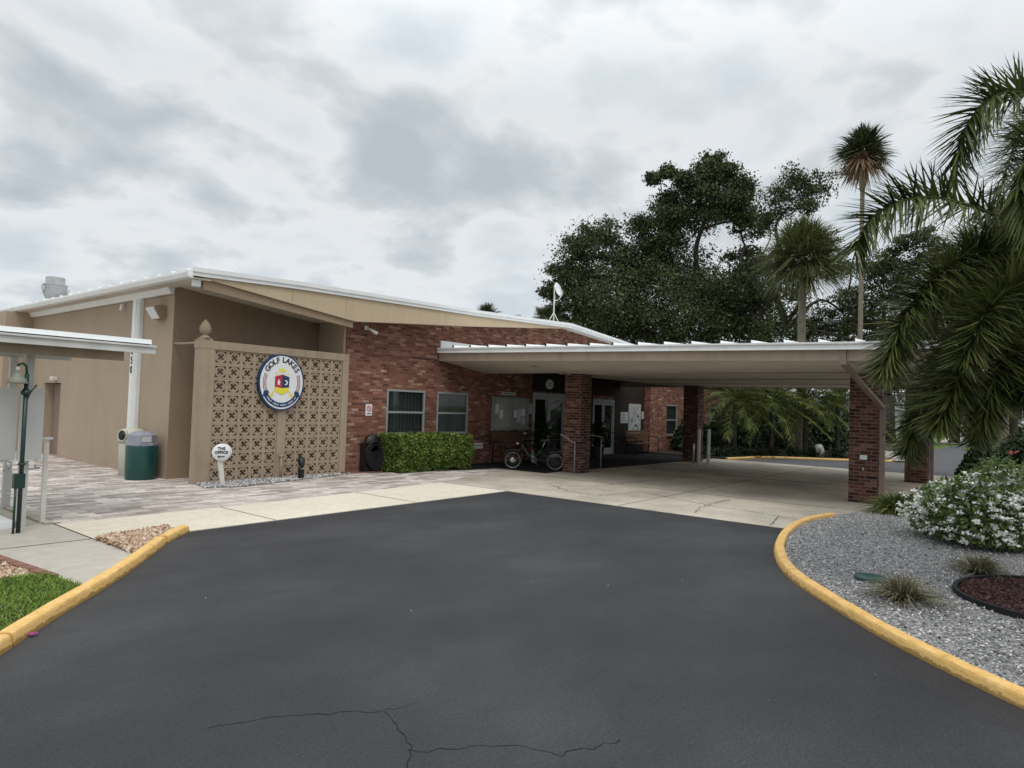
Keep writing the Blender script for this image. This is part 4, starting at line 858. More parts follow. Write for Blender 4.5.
for k in range(26):
    x, z = random.uniform(24.0, 24.72), random.uniform(0.85, 1.88); mb.extr([(x + 0.07 * random.random() * math.cos(a) + 0.03 * math.cos(a), z + 0.10 * math.sin(a) * random.uniform(0.4, 1)) for a in np.linspace(0, 6.28, 7)[:-1]], 'y', 12.862, 12.868)
mb.build('print', 'lidgrey', o)
# octagonal sign over the doors
o = thing('round_door_sign', (18.2, 12.88, 2.48), 'small pale octagonal sign above the left entrance doors', 'sign')
MB().extr([(18.2 + 0.22 * math.cos(2 * math.pi * (k + .5) / 8), 2.50 + 0.17 * math.sin(2 * math.pi * (k + .5) / 8)) for k in range(8)], 'y', 12.835, 12.868).build('plate', 'signwhite', o)
MB().box(18.09, 18.31, 12.828, 12.834, 2.53, 2.55).build('print', 'ink', o); MB().box(18.07, 18.33, 12.828, 12.834, 2.45, 2.47).build('print', 'ink', o)
# notice case
o = thing('notice_case', (16.2, 12.85, 0.98), 'wide two-door glass notice case with papers on the brick wall', 'notice board')
mb = MB(); x0, x1, z0, z1 = 15.28, 17.02, 0.98, 2.0
mb.box(x0, x1, 12.80, 12.896, z0, z0 + 0.06); mb.box(x0, x1, 12.80, 12.896, z1 - 0.06, z1)
for x in (x0, (x0 + x1) / 2 - 0.03, x1 - 0.06): mb.box(x, x + 0.06, 12.80, 12.896, z0 + 0.06, z1 - 0.06)
mb.build('frame', 'case_grey', o); MB().box(x0 + 0.061, x1 - 0.061, 12.87, 12.893, z0 + 0.061, z1 - 0.061).build('backboard', 'case_back', o)
for k in range(11):
    x, z = random.choice([15.4, 15.6, 15.82, 16.3, 16.5, 16.7]) + random.uniform(-0.02, 0.02), random.uniform(1.08, 1.62); MB().box(x, x + 0.17, 12.866 - 0.003 * k, 12.868 - 0.003 * k, z, z + 0.22).build('paper', 'signwhite' if k % 2 else 'paper', o)

# benches
def bench(x0, x1, y, label):
    o = thing('bench', ((x0 + x1) / 2, y, 0), label, 'bench', 'wooden benches on the porch')
    for k in range(4): MB().box(x0, x1, y - 0.42 + k * 0.105, y - 0.33 + k * 0.105, 0.42, 0.45).build('seat_slat', 'wood', o)
    for k in range(4): MB().box(x0, x1, y + 0.02 + k * 0.018, y + 0.045 + k * 0.018, 0.52 + k * 0.105, 0.61 + k * 0.105).build('back_slat', 'wood', o)
    for x in (x0 + 0.03, x1 - 0.03):
        MB().tube([(x, y - 0.42, 0.0), (x, y - 0.40, 0.42), (x, y + 0.0, 0.42), (x, y + 0.05, 0.0)], 0.022, 8).tube([(x, y + 0.0, 0.41), (x, y + 0.10, 0.94)], 0.022, 8).tube([(x, y - 0.40, 0.42), (x, y - 0.42, 0.64), (x, y - 0.2, 0.68), (x, y + 0.05, 0.66)], 0.02, 8).build('end_frame', 'black', o)
    return o
bench(14.98, 16.6, 12.55, 'brown slatted bench with black metal arms under the notice case')
bench(22.95, 24.9, 12.5, 'brown slatted bench in the shade under the tall poster')

# potted palms
def pot_plant(x, y, h, label):
    o = thing('potted_palm', (x, y, 0), label, 'potted plant')
    MB().lathe([(0.17, 0.0), (0.20, 0.05), (0.25, 0.36), (0.27, 0.40), (0.24, 0.40), (0.22, 0.34)], x, y, 20).build('pot', 'terracotta', o)
    n_ = 260; a = rng.uniform(0, 6.28, n_); el = rng.uniform(0.2, 1.45, n_); B = np.stack([x + 0.06 * np.cos(a), y + 0.06 * np.sin(a), 0.36 + rng.uniform(0, h * 0.45, n_)], 1)
    D = np.stack([np.cos(a) * np.cos(el), np.sin(a) * np.cos(el), np.sin(el)], 1); V, F = blades(B, D, rng.uniform(0.35, 0.75, n_) * h * 0.8, 0.05, 0.5, 4); fast('foliage', V, F, 'darkleaf', o)
pot_plant(16.9, 12.15, 1.55, 'dark bushy potted plant behind the bicycle, left of the glass doors')
pot_plant(20.3, 12.2, 1.7, 'tall potted plant in the dark between the two glazed doors')

# hose reel
t = thing('hose_reel', (10.55, 12.7, 0), 'black hose reel wrapped in loops of dark hose at the hedge end', 'hose reel')
MB().box(10.36, 10.78, 12.62, 12.86, 0.05, 0.72).lathe([(0.21, 0.0), (0.21, 0.10)], Vector((10.57, 12.62, 0.72)), None, 20, axis=Vector((0, 1, 0))).build('cabinet', 'black', t)
mb = MB()
for k in range(9):
    a_, b_ = 0.20 + 0.012 * (k % 4), 0.27 + 0.02 * (k % 5); yy = 12.60 - 0.018 * (k % 5); pts = [(10.57 + 0.02 * (k - 4) * 0.5 + a_ * math.sin(q), yy - 0.01 * math.cos(q * 3), 0.47 - 0.012 * k + b_ * math.cos(q)) for q in np.linspace(0, 2 * math.pi, 26)]
    mb.tube(pts, 0.011, 6, cap=False)
mb.build('hose', 'rubber', t)
tag(MB().tube([(9.75, 12.74, 0.05), (10.1, 12.62, 0.035), (10.45, 12.55, 0.03), (10.8, 12.58, 0.03), (10.95, 12.66, 0.03)], 0.016, 6).build('garden_hose', 'edging', origin=(10.3, 12.6, 0)), 'thin reddish hose lying on the gravel in front of the hose reel', 'hose')

# clipped hedge
t = thing('clipped_hedge', (12.35, 12.4, 0), 'clipped bright green boxy hedge under the two windows', 'hedge')
MB().box(11.02, 13.38, 12.14, 12.76, 0.02, 0.80).build('inner_twigs', 'darkleaf', t)
hx = (10.93, 13.5, 11.98, 12.86, 0.03, 0.90)
n = 30000; fa = rng.random(n); P = np.stack([rng.uniform(hx[0], hx[1], n), rng.uniform(hx[2], hx[3], n), rng.uniform(hx[4], hx[5], n)], 1)
dep = np.abs(rng.normal(size=n)) * 0.05; P[fa < 0.45, 1] = hx[2] + dep[fa < 0.45]; P[(fa >= 0.45) & (fa < 0.75), 2] = hx[5] - dep[(fa >= 0.45) & (fa < 0.75)]; P[(fa >= 0.75) & (fa < 0.87), 0] = hx[0] + dep[(fa >= 0.75) & (fa < 0.87)]; P[(fa >= 0.87) & (fa < 0.97), 0] = hx[1] - dep[(fa >= 0.87) & (fa < 0.97)]
P += 0.055 * np.sin(P[:, [1, 2, 0]] * 7.3 + np.array([0, 1, 2])) + rng.normal(size=P.shape) * 0.012
V, F = leafcloud(P, 0.058, 0.55, 0.6); fast('foliage', V, F, 'hedgeleaf', t)

# entrance pointer sign
t = thing('pointer_sign', (6.5, 12.23, 0), 'white round-headed office sign with a left arrow on a white post', 'sign')
MB().hexa([(6.545, 12.19, 0), (6.63, 12.19, 0), (6.63, 12.23, 0), (6.545, 12.23, 0), (6.455, 12.19, 0.56), (6.54, 12.19, 0.56), (6.54, 12.23, 0.56), (6.455, 12.23, 0.56)]).build('post', 'offwhite', t)
MB().lathe([(0.158, 0.0), (0.162, 0.01), (0.162, 0.03), (0.158, 0.035)], Vector((6.51, 12.19, 0.665)), None, 32, axis=Vector((-0.35, -1, 0)).normalized()).lathe([(0.158, 0.0), (0.16, 0.04)], Vector((6.575, 12.25, 0.665)), None, 32, axis=Vector((-0.35, -1, 0)).normalized()).build('head', 'signwhite', t)
axn = Vector((-0.35, -1, 0)).normalized(); axr = Vector((1, -0.35, 0)).normalized(); cc = Vector((6.51, 12.19, 0.665)) + axn * 0.038
def pl(x, y, d, z0=0, x0=0): return tuple(cc + axr * (x + x0) + Vector((0, 0, y + z0)) - axn * (d - 0.003))
a_ = text_mb('THE', 0.075, lambda x, y, d: pl(x, y, d, 0.075)); b_ = text_mb('OFFICE', 0.075, lambda x, y, d: pl(x, y, d, 0.0)); a_.add(b_.v, b_.f); a_.build('lettering', 'ink', t)
mb = MB(); mb.add([pl(x, y, 0) for x, y in ((-0.07, -0.08), (-0.03, -0.05), (-0.03, -0.07), (0.06, -0.07), (0.06, -0.09), (-0.03, -0.09), (-0.03, -0.11))], [tuple(range(7))]); mb.build('arrow', 'ink', t)
# black garden spot light and tap pipe in the gravel strip
t = thing('garden_spotlight', (8.42, 12.4, 0), 'black garden spotlight on a short stake in the gravel strip', 'spotlight')
MB().box(8.385, 8.475, 12.355, 12.445, 0.0, 0.22).build('base', 'black', t)
MB().lathe([(0.04, -0.10), (0.065, -0.04), (0.08, 0.06), (0.07, 0.10), (0.02, 0.11)], Vector((8.43, 12.4, 0.36)), None, 18, axis=Vector((0.15, 0.5, 0.85))).build('lamp_head', 'black', t)
t = thing('standpipe', (8.12, 12.72, 0), 'short tan standpipe with a tap against the screen wall', 'pipe')
MB().tube([(8.13, 12.70, 0.0), (8.13, 12.70, 0.52)], 0.022, 8).build('pipe', 'block', t); MB().tube([(8.08, 12.70, 0.50), (8.19, 12.70, 0.50)], 0.035, 8).tube([(8.13, 12.70, 0.52), (8.13, 12.70, 0.59)], 0.02, 8).build('tap', 'block', t)

# bicycle
def V3(s, z, o=0.0):     # along the bike from the front axle to the rear axle, up, sideways
    a = Vector((14.26, 11.22, 0)); b_ = Vector((14.92, 10.22, 0)); d = (b_ - a).normalized(); n_ = Vector((d.y, -d.x, 0)); return a + d * s + n_ * o + Vector((0, 0, z))
t = thing('bicycle', tuple(V3(0.6, 0)), 'dark folding bicycle with pale wheel rims leaning beside the brick column', 'bicycle')
WR = 0.26; WB = 1.15
axw = (V3(0, 0, 1) - V3(0, 0, 0)).normalized()
for s_ in (0.0, WB):
    c_ = V3(s_, WR)
    def ring(r_, rr, nm, mt_, par):
        pts = [c_ + (V3(1, 0) - V3(0, 0)) * r_ * math.cos(a) + Vector((0, 0, r_ * math.sin(a))) for a in np.linspace(0, 2 * math.pi, 41)]
        return MB().tube(pts, rr, 8, cap=False).build(nm, mt_, par)
    wh = ring(WR - 0.028, 0.028, 'wheel', 'rubber', t); ring(WR - 0.058, 0.007, 'rim', 'steel', wh)
    MB().lathe([(0.055 if s_ == 0 else 0.05, -0.035), (0.075 if s_ == 0 else 0.05, -0.03), (0.075 if s_ == 0 else 0.05, 0.03), (0.04, 0.035)], c_, None, 16, axis=axw).build('hub', 'steel' if s_ == 0 else 'black', wh)
    mb = MB()
    for k in range(18):
        a = 2 * math.pi * k / 18; mb.tube([c_ + axw * (0.02 if k % 2 else -0.02), c_ + (V3(1, 0) - V3(0, 0)) * (WR - 0.06) * math.cos(a) + Vector((0, 0, (WR - 0.06) * math.sin(a)))], 0.0015, 4, cap=False)
    mb.build('spokes', 'steel', wh)
    pts = [c_ + (V3(1, 0) - V3(0, 0)) * (WR + 0.03) * math.cos(a) + Vector((0, 0, (WR + 0.03) * math.sin(a))) for a in (np.linspace(R(50), R(160), 12) if s_ == 0 else np.linspace(R(-5), R(125), 12))]
    MB().tube(pts, 0.018, 6).build('mudguard', 'black', t)
fm = MB(); fm.tube([V3(0.26, 0.66), V3(0.42, 0.42), V3(0.58, 0.30)], 0.03, 10); fm.tube([V3(0.58, 0.30), V3(0.80, 0.62)], 0.02); fm.tube([V3(0.72, 0.50), V3(1.15, 0.26)], 0.014); fm.tube([V3(0.58, 0.28), V3(1.15, 0.26)], 0.016); fm.tube([V3(0.24, 0.56), V3(0.26, 0.70)], 0.026)
fm.build('frame', 'greenmetal', t)
MB().tube([V3(0.335, 0.55, -0.033), V3(0.435, 0.40, -0.033)], 0.016, 6).build('frame_decal', 'signwhite', t)
for o_ in (-0.045, 0.045): MB().tube([V3(0.0, WR, o_), V3(0.14, 0.48, o_), V3(0.235, 0.58, o_ * 0.3)], 0.012).build('fork_blade', 'black', t)
MB().tube([V3(0.26, 0.70), V3(0.28, 0.98)], 0.015).build('stem', 'black', t)
MB().tube([V3(0.34, 1.00, -0.30), V3(0.27, 1.01, -0.12), V3(0.27, 1.01, 0.12), V3(0.34, 1.00, 0.30)], 0.013).build('handlebar', 'steel', t)
MB().tube([V3(0.80, 0.62), V3(0.86, 0.80)], 0.013).build('seat_post', 'steel', t)
MB().hexa([tuple(V3(*p)) for p in ((0.74, 0.80, -0.03), (1.0, 0.80, -0.09), (1.0, 0.80, 0.09), (0.74, 0.80, 0.03), (0.73, 0.84, -0.025), (1.0, 0.87, -0.09), (1.0, 0.87, 0.09), (0.73, 0.84, 0.025))]).build('saddle', 'black', t)
MB().tube([V3(0.86, 0.60, 0.05), V3(1.32, 0.60, 0.05), V3(1.15, 0.30, 0.06)], 0.008).tube([V3(0.86, 0.60, -0.05), V3(1.32, 0.60, -0.05), V3(1.15, 0.30, -0.06)], 0.008).build('rear_rack', 'black', t)
MB().lathe([(0.085, -0.006), (0.085, 0.006)], V3(0.58, 0.28, -0.05), None, 20, axis=axw).tube([V3(0.58, 0.28, -0.06), V3(0.66, 0.14, -0.07)], 0.009).tube([V3(0.58, 0.28, 0.06), V3(0.50, 0.42, 0.07)], 0.009).build('crank', 'steel', t)
MB().tube([V3(0.08, 0.72, 0), V3(0.16, 0.71, 0)], [0.04, 0.028], 10).build('headlight', 'steel', t)
MB().tube([V3(0.62, 0.26, -0.03), V3(0.74, 0.02, -0.14)], 0.008).build('kickstand', 'black', t)

# handrails by the column
def rail(pts, label, r=0.018):
    o = thing('handrail', (pts[-1][0], pts[-1][1], 0), label, 'handrail', 'handrails at the entrance column')
    MB().tube(pts, r, 10).build('rail', 'case_grey', o); p = pts[-1]; MB().tube([(p[0], p[1], pts[-1][2]), (p[0], p[1], 0.0)], r, 10).build('post', 'case_grey', o)
rail([(14.70, 9.98, 1.02), (14.78, 9.86, 0.95), (14.80, 9.70, 0.84), (14.80, 9.58, 0.82)], 'short grey handrail on the near face of the entrance column')
rail([(16.0, 10.35, 1.10), (16.35, 10.2, 0.98), (16.55, 9.95, 0.94), (16.6, 9.85, 0.93)], 'grey handrail in the shade just right of the entrance column')
# bollards
t0 = thing('bollard', (21.34, 8.90, 0), 'slim white bollard at the back column, left of the pair', 'bollard', 'white bollards by the back column')
MB().lathe([(0.055, 0), (0.055, 1.13), (0.048, 1.155), (0.03, 1.17), (0.005, 1.18)], 21.34, 8.90, 20).build('tube', 'signwhite', t0)
copy_thing(t0, (21.68, 8.70, 0), 0, 'slim white bollard at the back column, right of the pair')
MBp = thing('short_post', (21.15, 9.0, 0), 'short grey post just left of the two white bollards', 'post'); MB().lathe([(0.035, 0), (0.035, 0.66), (0.02, 0.69)], 21.15, 9.0, 14).build('tube', 'steel', MBp)

# ================================================================== ROOF THINGS
t = thing('exhaust_fan', (7.5, 25.0, 4.18), 'grey mushroom-shaped exhaust fan on the roof at far left', 'roof fan')
MB().lathe([(0.30, 4.16), (0.30, 4.62), (0.25, 4.64), (0.25, 4.70)], 7.5, 25, 12).build('curb', 'gutter', t)
MB().lathe([(0.24, 4.70), (0.29, 4.78), (0.335, 4.88), (0.34, 5.12), (0.31, 5.15)], 7.5, 25, 28).build('housing', 'fanmetal', t)
MB().lathe([(0.345, 5.125), (0.35, 5.14), (0.35, 5.165), (0.27, 5.17), (0.27, 5.38), (0.25, 5.41), (0.02, 5.42)], 7.5, 25, 28).build('motor_cap', 'fanmetal', t)
MB().box(7.10, 7.18, 24.85, 24.95, 4.95, 5.10).tube([(7.72, 24.75, 4.7), (7.80, 24.7, 4.95), (7.76, 24.7, 5.12)], 0.015).build('bracket', 'steel', t)
t = thing('vent_pipe', (7.3, 13.6, 4.17), 'small white hooped vent on the roof edge near the left corner', 'roof vent')
MB().tube([(7.22, 13.3, 4.17), (7.23, 13.3, 4.38), (7.30, 13.3, 4.47), (7.38, 13.3, 4.38), (7.38, 13.3, 4.17)], 0.012).build('hoop', 'gutter', t)
t = thing('satellite_dish', (18.95, 13.3, 4.56), 'white satellite dish on a thin tripod mast at the roof ridge', 'satellite dish')
MB().tube([(18.95, 13.3, 4.58), (18.95, 13.3, 6.0)], 0.022).build('mast', 'offwhite', t)
for dx_, dy_ in ((-0.28, 0.1), (0.25, 0.15), (0.02, -0.28)): MB().tube([(18.95 + dx_, 13.3 + dy_, 4.56), (18.95, 13.3, 5.05)], 0.014).build('leg', 'offwhite', t)
axd = Vector((0.1, -0.95, 0.3)).normalized()
MB().lathe([(0.02, -0.04), (0.14, -0.02), (0.26, 0.03), (0.27, 0.035), (0.14, -0.005), (0.02, -0.02)], Vector((19.08, 13.25, 5.85)), None, 28, axis=axd).build('dish', 'signwhite', t)
MB().tube([(19.0, 13.3, 5.45), (19.05, 13.15, 5.52), tuple(Vector((19.08, 13.25, 5.72)) + axd * 0.22)], 0.012).build('feed_arm', 'offwhite', t)

# ================================================================== LEFT: WALKWAY SHELTER AND FURNITURE
t = thing('walkway_shelter', (1.0, 10.4, 0), 'low white metal shelter roof reaching in from the left edge', 'shelter')
mb = MB(); mb.hexa([(-9, 9.52, 2.40), (4.0, 9.52, 2.40), (4.0, 11.9, 2.50), (-9, 11.9, 2.50), (-9, 9.52, 2.43), (4.0, 9.52, 2.43), (4.0, 11.9, 2.53), (-9, 11.9, 2.53)]); rf = mb.build('roof', 'white_roof', t)
for i in range(21):
    x = 3.97 - i * 0.61; MB().hexa([(x - 0.03, 9.50, 2.43), (x + 0.03, 9.50, 2.43), (x + 0.03, 11.88, 2.53), (x - 0.03, 11.88, 2.53), (x - 0.012, 9.50, 2.45), (x + 0.012, 9.50, 2.45), (x + 0.012, 11.88, 2.55), (x - 0.012, 11.88, 2.55)]).build('rib', 'white_roof', rf)
MB().hexa([(3.93, 9.60, 2.44), (4.01, 9.60, 2.44), (4.01, 11.9, 2.54), (3.93, 11.9, 2.54), (3.93, 9.60, 2.47), (4.01, 9.60, 2.47), (4.01, 11.9, 2.60), (3.93, 11.9, 2.60)]).build('end_trim', 'white_roof', t)
MB().box(-9, 4.04, 9.40, 9.515, 2.36, 2.385).box(-9, 4.04, 9.425, 9.515, 2.275, 2.359).build('gutter', 'gutter', t)
MB().box(-9, 3.72, 9.62, 9.70, 2.16, 2.345).build('front_beam', 'canfascia', t); MB().box(-9, 3.9, 9.518, 9.56, 2.30, 2.395).build('fascia', 'gutter', t); MB().box(-9, 3.98, 9.47, 9.50, 2.387, 2.402).build('roof_edge_gap', 'black', t); MB().hexa([(-9, 9.455, 2.403), (4.0, 9.455, 2.403), (4.0, 9.50, 2.403), (-9, 9.50, 2.403), (-9, 9.475, 2.465), (4.0, 9.475, 2.465), (4.0, 9.50, 2.465), (-9, 9.50, 2.465)]).build('edge_trim', 'white_roof', t); MB().box(-9, 3.78, 11.7, 11.78, 2.20, 2.48).build('back_beam', 'panel', t)
MB().box(-9, 3.9, 9.61, 11.69, 2.35, 2.37).build('soffit', 'gutter', t)
for x, y in ((2.76, 9.98), (3.05, 11.72), (-1.5, 9.98), (-1.5, 11.72)): MB().box(x - 0.045, x + 0.045, y - 0.045, y + 0.045, 0, 2.35 if y < 11 else 2.2).build('post', 'panel', t)
t = thing('blank_board', (2.72, 9.86, 0.86), 'two large blank grey-white panels mounted behind the green lamp post', 'panel')
MB().hexa([(2.40, 9.80, 0.865), (2.64, 9.88, 0.865), (2.64, 9.915, 0.865), (2.40, 9.835, 0.865), (2.40, 9.80, 1.745), (2.64, 9.88, 1.745), (2.64, 9.915, 1.745), (2.40, 9.835, 1.745)]).build('left_panel', 'panel', t)
MB().box(2.66, 2.915, 9.87, 9.905, 0.865, 1.75).build('right_panel', 'panel', t)
MB().box(2.40, 2.92, 9.866, 9.91, 0.845, 0.862).build('bottom_rail', 'gutter', t)
MB().tube([(2.55, 9.84, 0.86), (2.57, 9.80, 0.76), (2.50, 9.78, 0.74), (2.88, 9.80, 0.755), (2.83, 9.80, 0.76), (2.86, 9.86, 0.86)], 0.012).build('bracket', 'steel', t)
MT['shade'] = S('grey_green_enamel', (0.24, 0.25, 0.20), 0.5, 0.1, 6)
t = thing('lamp_post', (2.63, 9.57, 0), 'thin dark green post lamp with a bell-shaped shade at the left edge', 'lamp')
MB().tube([(2.63, 9.57, 0.0), (2.63, 9.57, 1.92)], 0.024, 10).build('pole', 'greenmetal', t)
MB().tube([(2.575, 9.55, 0.0), (2.575, 9.55, 0.62)], 0.013, 8).build('side_rod', 'greenmetal', t)
MB().box(2.55, 2.665, 9.53, 9.61, 0.55, 0.72).build('clamp', 'greenmetal', t)
MB().lathe([(0.03, 1.66), (0.055, 1.68), (0.055, 1.70), (0.03, 1.74)], 2.63, 9.57, 12).build('collar', 'greenmetal', t); MB().lathe([(0.03, 0.82), (0.05, 0.835), (0.03, 0.85)], 2.63, 9.57, 12).build('collar', 'greenmetal', t)
MB().tube([(2.63, 9.57, 1.90), (2.62, 9.57, 2.01), (2.59, 9.57, 2.045), (2.55, 9.57, 2.035), (2.53, 9.57, 2.01)], 0.014, 8).build('gooseneck', 'greenmetal', t)
MB().tube([(2.64, 9.57, 1.60), (2.67, 9.56, 1.70), (2.73, 9.55, 1.79)], 0.012, 8).build('hook_arm', 'greenmetal', t)
sh = MB().lathe([(0.105, 1.80), (0.108, 1.815), (0.085, 1.86), (0.05, 1.895), (0.035, 1.93), (0.018, 1.94), (0.03, 1.925), (0.08, 1.85), (0.10, 1.80)], 2.535, 9.57, 24); sh.build('lamp_shade', 'shade', t)
MB().lathe([(0.022, 1.935), (0.022, 2.0)], 2.535, 9.57, 12).build('lamp_holder', 'panel', t)
t0 = thing('chain_post', (3.04, 10.13, 0), 'white square chain post with a flat cap at the paver corner', 'post', 'white chain posts')
MB().box(3.015, 3.065, 10.105, 10.155, 0, 1.09).build('post', 'offwhite', t0); MB().box(2.985, 3.095, 10.075, 10.185, 1.092, 1.12).build('cap', 'offwhite', t0)
copy_thing(t0, (2.70, 12.9, 0), 0, 'white square chain post farther back behind the notice panels')
def cat(a, b_, sag, n=14): a, b_ = Vector(a), Vector(b_); return [a.lerp(b_, k / n) - Vector((0, 0, sag * 4 * (k / n) * (1 - k / n))) for k in range(n + 1)]
for z, lb in ((0.75, 'upper thin chain between the white posts'), (0.34, 'lower thin chain between the white posts')): tag(MB().tube(cat((3.02, 10.15, z), (2.72, 12.86, z), 0.05), 0.006, 5).build('chain', 'steel', origin=(2.9, 11.5, 0)), lb, 'chain')
tag(rbox(MB(), 1.6, 2.70, 9.96, 11.55, 0.004, 0.09).build('utility_pad', 'signwhite', origin=(2.1, 10.7, 0)), 'low white slab on the ground behind the green lamp post', 'pad')

# ================================================================== RIGHT BED
tag(MB().lathe([(0.15, 0.03), (0.155, 0.06), (0.145, 0.075), (0.10, 0.08), (0.01, 0.082)], 7.84, 1.37, 28).build('valve_cover', 'green', origin=(7.84, 1.37, 0.035)), 'dark green oval valve lid lying in the grey gravel', 'valve cover')
RC = (8.15, -0.32); RR = 0.98
t = thing('tree_ring', (RC[0], RC[1], 0.035), 'round bed of dark brown mulch with a black plastic edge', 'mulch ring')
mb = MB(); n = 48
for k in range(n):
    a0, a1 = 2 * math.pi * k / n, 2 * math.pi * (k + 1) / n
    P = [(RC[0] + r_ * math.cos(a), RC[1] + r_ * math.sin(a)) for r_, a in ((RR - 0.02, a0), (RR - 0.02, a1), (RR + 0.02, a1), (RR + 0.02, a0))]; mb.hexa([(x, y, 0.02) for x, y in P] + [(x, y, 0.085 + 0.006 * math.sin(3 * a0)) for x, y in P])
mb.build('edge', 'rubber', t); MB().lathe([(RR - 0.03, 0.02), (RR - 0.03, 0.05), (0.3, 0.085), (0.01, 0.09)], *RC, n=40).build('mulch', 'mulch', t)
circ = [(RC[0] + (RR - 0.05) * math.cos(a), RC[1] + (RR - 0.05) * math.sin(a)) for a in np.linspace(0, 6.28, 30)[:-1]]
V, F = stones(circ, 9000, 0.018, 0.06); fast('mulch_chips', V, F, 'chip', t)
def tuft(x, y, r, h, n, mat, nm, label, cat_, droop=0.55, wdt=0.01, z=0.03, grp=None, up=0.35, emax=1.5, segs=4):
    a = rng.uniform(0, 6.28, n); el = rng.uniform(up, emax, n); B = np.stack([x + r * 0.22 * np.cos(a) * rng.random(n), y + r * 0.22 * np.sin(a) * rng.random(n), np.full(n, z)], 1)
    D = np.stack([np.cos(a) * np.cos(el), np.sin(a) * np.cos(el), np.sin(el)], 1); V, F = blades(B, D, rng.uniform(0.6, 1.1, n) * h, wdt, droop, segs)
    return tag(fast(nm, V, F, mat, origin=(x, y, z)), label, cat_, grp)
tuft(7.18, 0.98, 0.3, 0.50, 620, 'tuft', 'grass_tuft', 'dry olive grass tuft between the green lid and the mulch ring', 'grass tuft', 0.5, 0.011, up=0.45)
tuft(9.05, 0.50, 0.3, 0.46, 560, 'tuft', 'grass_tuft', 'smaller dry grass tuft in front of the white flowering shrub', 'grass tuft', 0.5, 0.011, up=0.45)
tuft(13.75, 1.98, 0.5, 0.80, 620, 'spiky', 'strap_leaf_plant', 'spiky yellow-green strap-leaved plant at the foot of the brick column', 'plant', 0.55, 0.035)
def shrub(nm, c, rad, n, leaf, size, label, cat_, flowers=0, fmat='flower_w', fsize=0.05, trunk=True, asp=0.45, lump=0.25):
    o = thing(nm, (c[0], c[1], 0.07), label, cat_); k = 9
    cen = rng.normal(size=(k, 3)); cen /= np.linalg.norm(cen, axis=1)[:, None]; cen[:, 2] = np.abs(cen[:, 2])
    d = rng.normal(size=(n, 3)); d /= np.linalg.norm(d, axis=1)[:, None]; d[:, 2] = np.abs(d[:, 2]) - 0.25 * (rng.random(n) < 0.4)
    bmp_ = (np.maximum(0, d @ cen.T) ** 6).max(1) * lump + 1 - lump * 0.6
    rr_ = (bmp_ * (1 - np.abs(rng.normal(size=n)) * 0.16).clip(0.3, 1.1))[:, None]
    P = np.array([c[0], c[1], 0.10]) + d * rr_ * np.array([rad[0], rad[1], rad[2]]); P = P[P[:, 2] > 0.08]
    V, F = leafcloud(P, size, asp, 0.4); fast('foliage', V, F, leaf, o)
    mb = MB()
    for i in range(9): a = 6.28 * i / 9; mb.tube([(c[0], c[1], 0.05), (c[0] + rad[0] * 0.4 * math.cos(a), c[1] + rad[1] * 0.4 * math.sin(a), rad[2] * 0.55), (c[0] + rad[0] * 0.8 * math.cos(a), c[1] + rad[1] * 0.8 * math.sin(a), rad[2] * 0.75)], [0.016, 0.010, 0.004], 5)
    mb.build('stems', 'bark', o)
    if flowers:
        d = rng.normal(size=(flowers, 3)); d /= np.linalg.norm(d, axis=1)[:, None]; d[:, 2] = np.abs(d[:, 2]) * 0.9 + 0.02
        bmp_ = (np.maximum(0, d @ cen.T) ** 6).max(1) * lump + 1 - lump * 0.6; C = np.array([c[0], c[1], 0.12]) + d * (bmp_ * rng.uniform(0.93, 1.10, flowers))[:, None] * np.array(rad)
        Q = np.repeat(C, 14, 0) + rng.normal(size=(flowers * 14, 3)) * fsize * 0.42 * np.array([1, 1, 0.5]); V, F = leafcloud(Q, fsize * 0.55, 0.95, 2.5); fast('flowers', V, F, fmat, o)
    return o
shrub('white_flower_shrub', (11.5, 0.50), (1.05, 0.95, 1.0), 16000, 'bushleaf', 0.07, 'low wide shrub covered in white flower clusters behind the tufts', 'shrub', 680, fsize=0.064, lump=0.45)
shrub('white_flower_shrub', (13.7, -0.25), (0.95, 0.9, 0.95), 9000, 'bushleaf', 0.075, 'second white-flowered shrub at the right edge, farther back', 'shrub', 190, fsize=0.062, lump=0.45)
shrub('white_flower_shrub', (11.2, -1.35), (0.9, 0.85, 0.75), 8000, 'bushleaf', 0.075, 'white-flowered shrub just beyond the right edge of the bed', 'shrub', 150, fsize=0.062)
shrub('dark_round_shrub', (15.9, 0.75), (0.6, 0.65, 1.15), 8000, 'darkleaf', 0.10, 'dark glossy shrub behind the white flowers, right of the back column', 'shrub', 0, asp=0.7)
shrub('rose_bush', (17.2, 0.05), (0.95, 0.8, 1.45), 10000, 'darkleaf', 0.09, 'green rose bush with a few red blooms behind the white flowers', 'shrub', 9, 'flower_r', 0.13, asp=0.6)
shrub('rose_bush', (18.6, -0.75), (0.9, 0.8, 1.2), 5000, 'bushleaf', 0.09, 'paler rose bush with pink blooms near the right edge', 'shrub', 7, 'flower_r', 0.12, asp=0.6)
# fallen blossoms
mb = MB()
for (x, y) in (tuple(gr(33, 636))[:2],): 
    for k in range(5): a = k * 1.25; mb.add([(x, y, 0.006), (x + 0.03 * math.cos(a), y + 0.03 * math.sin(a), 0.018), (x + 0.035 * math.cos(a + 0.6), y + 0.035 * math.sin(a + 0.6), 0.02), (x + 0.02 * math.cos(a + 1), y + 0.02 * math.sin(a + 1), 0.012)], [(0, 1, 2, 3)])
tag(mb.build('fallen_blossom', 'flower_p', origin=(x, y, 0)), 'single magenta blossom lying on the asphalt by the left kerb', 'flower')

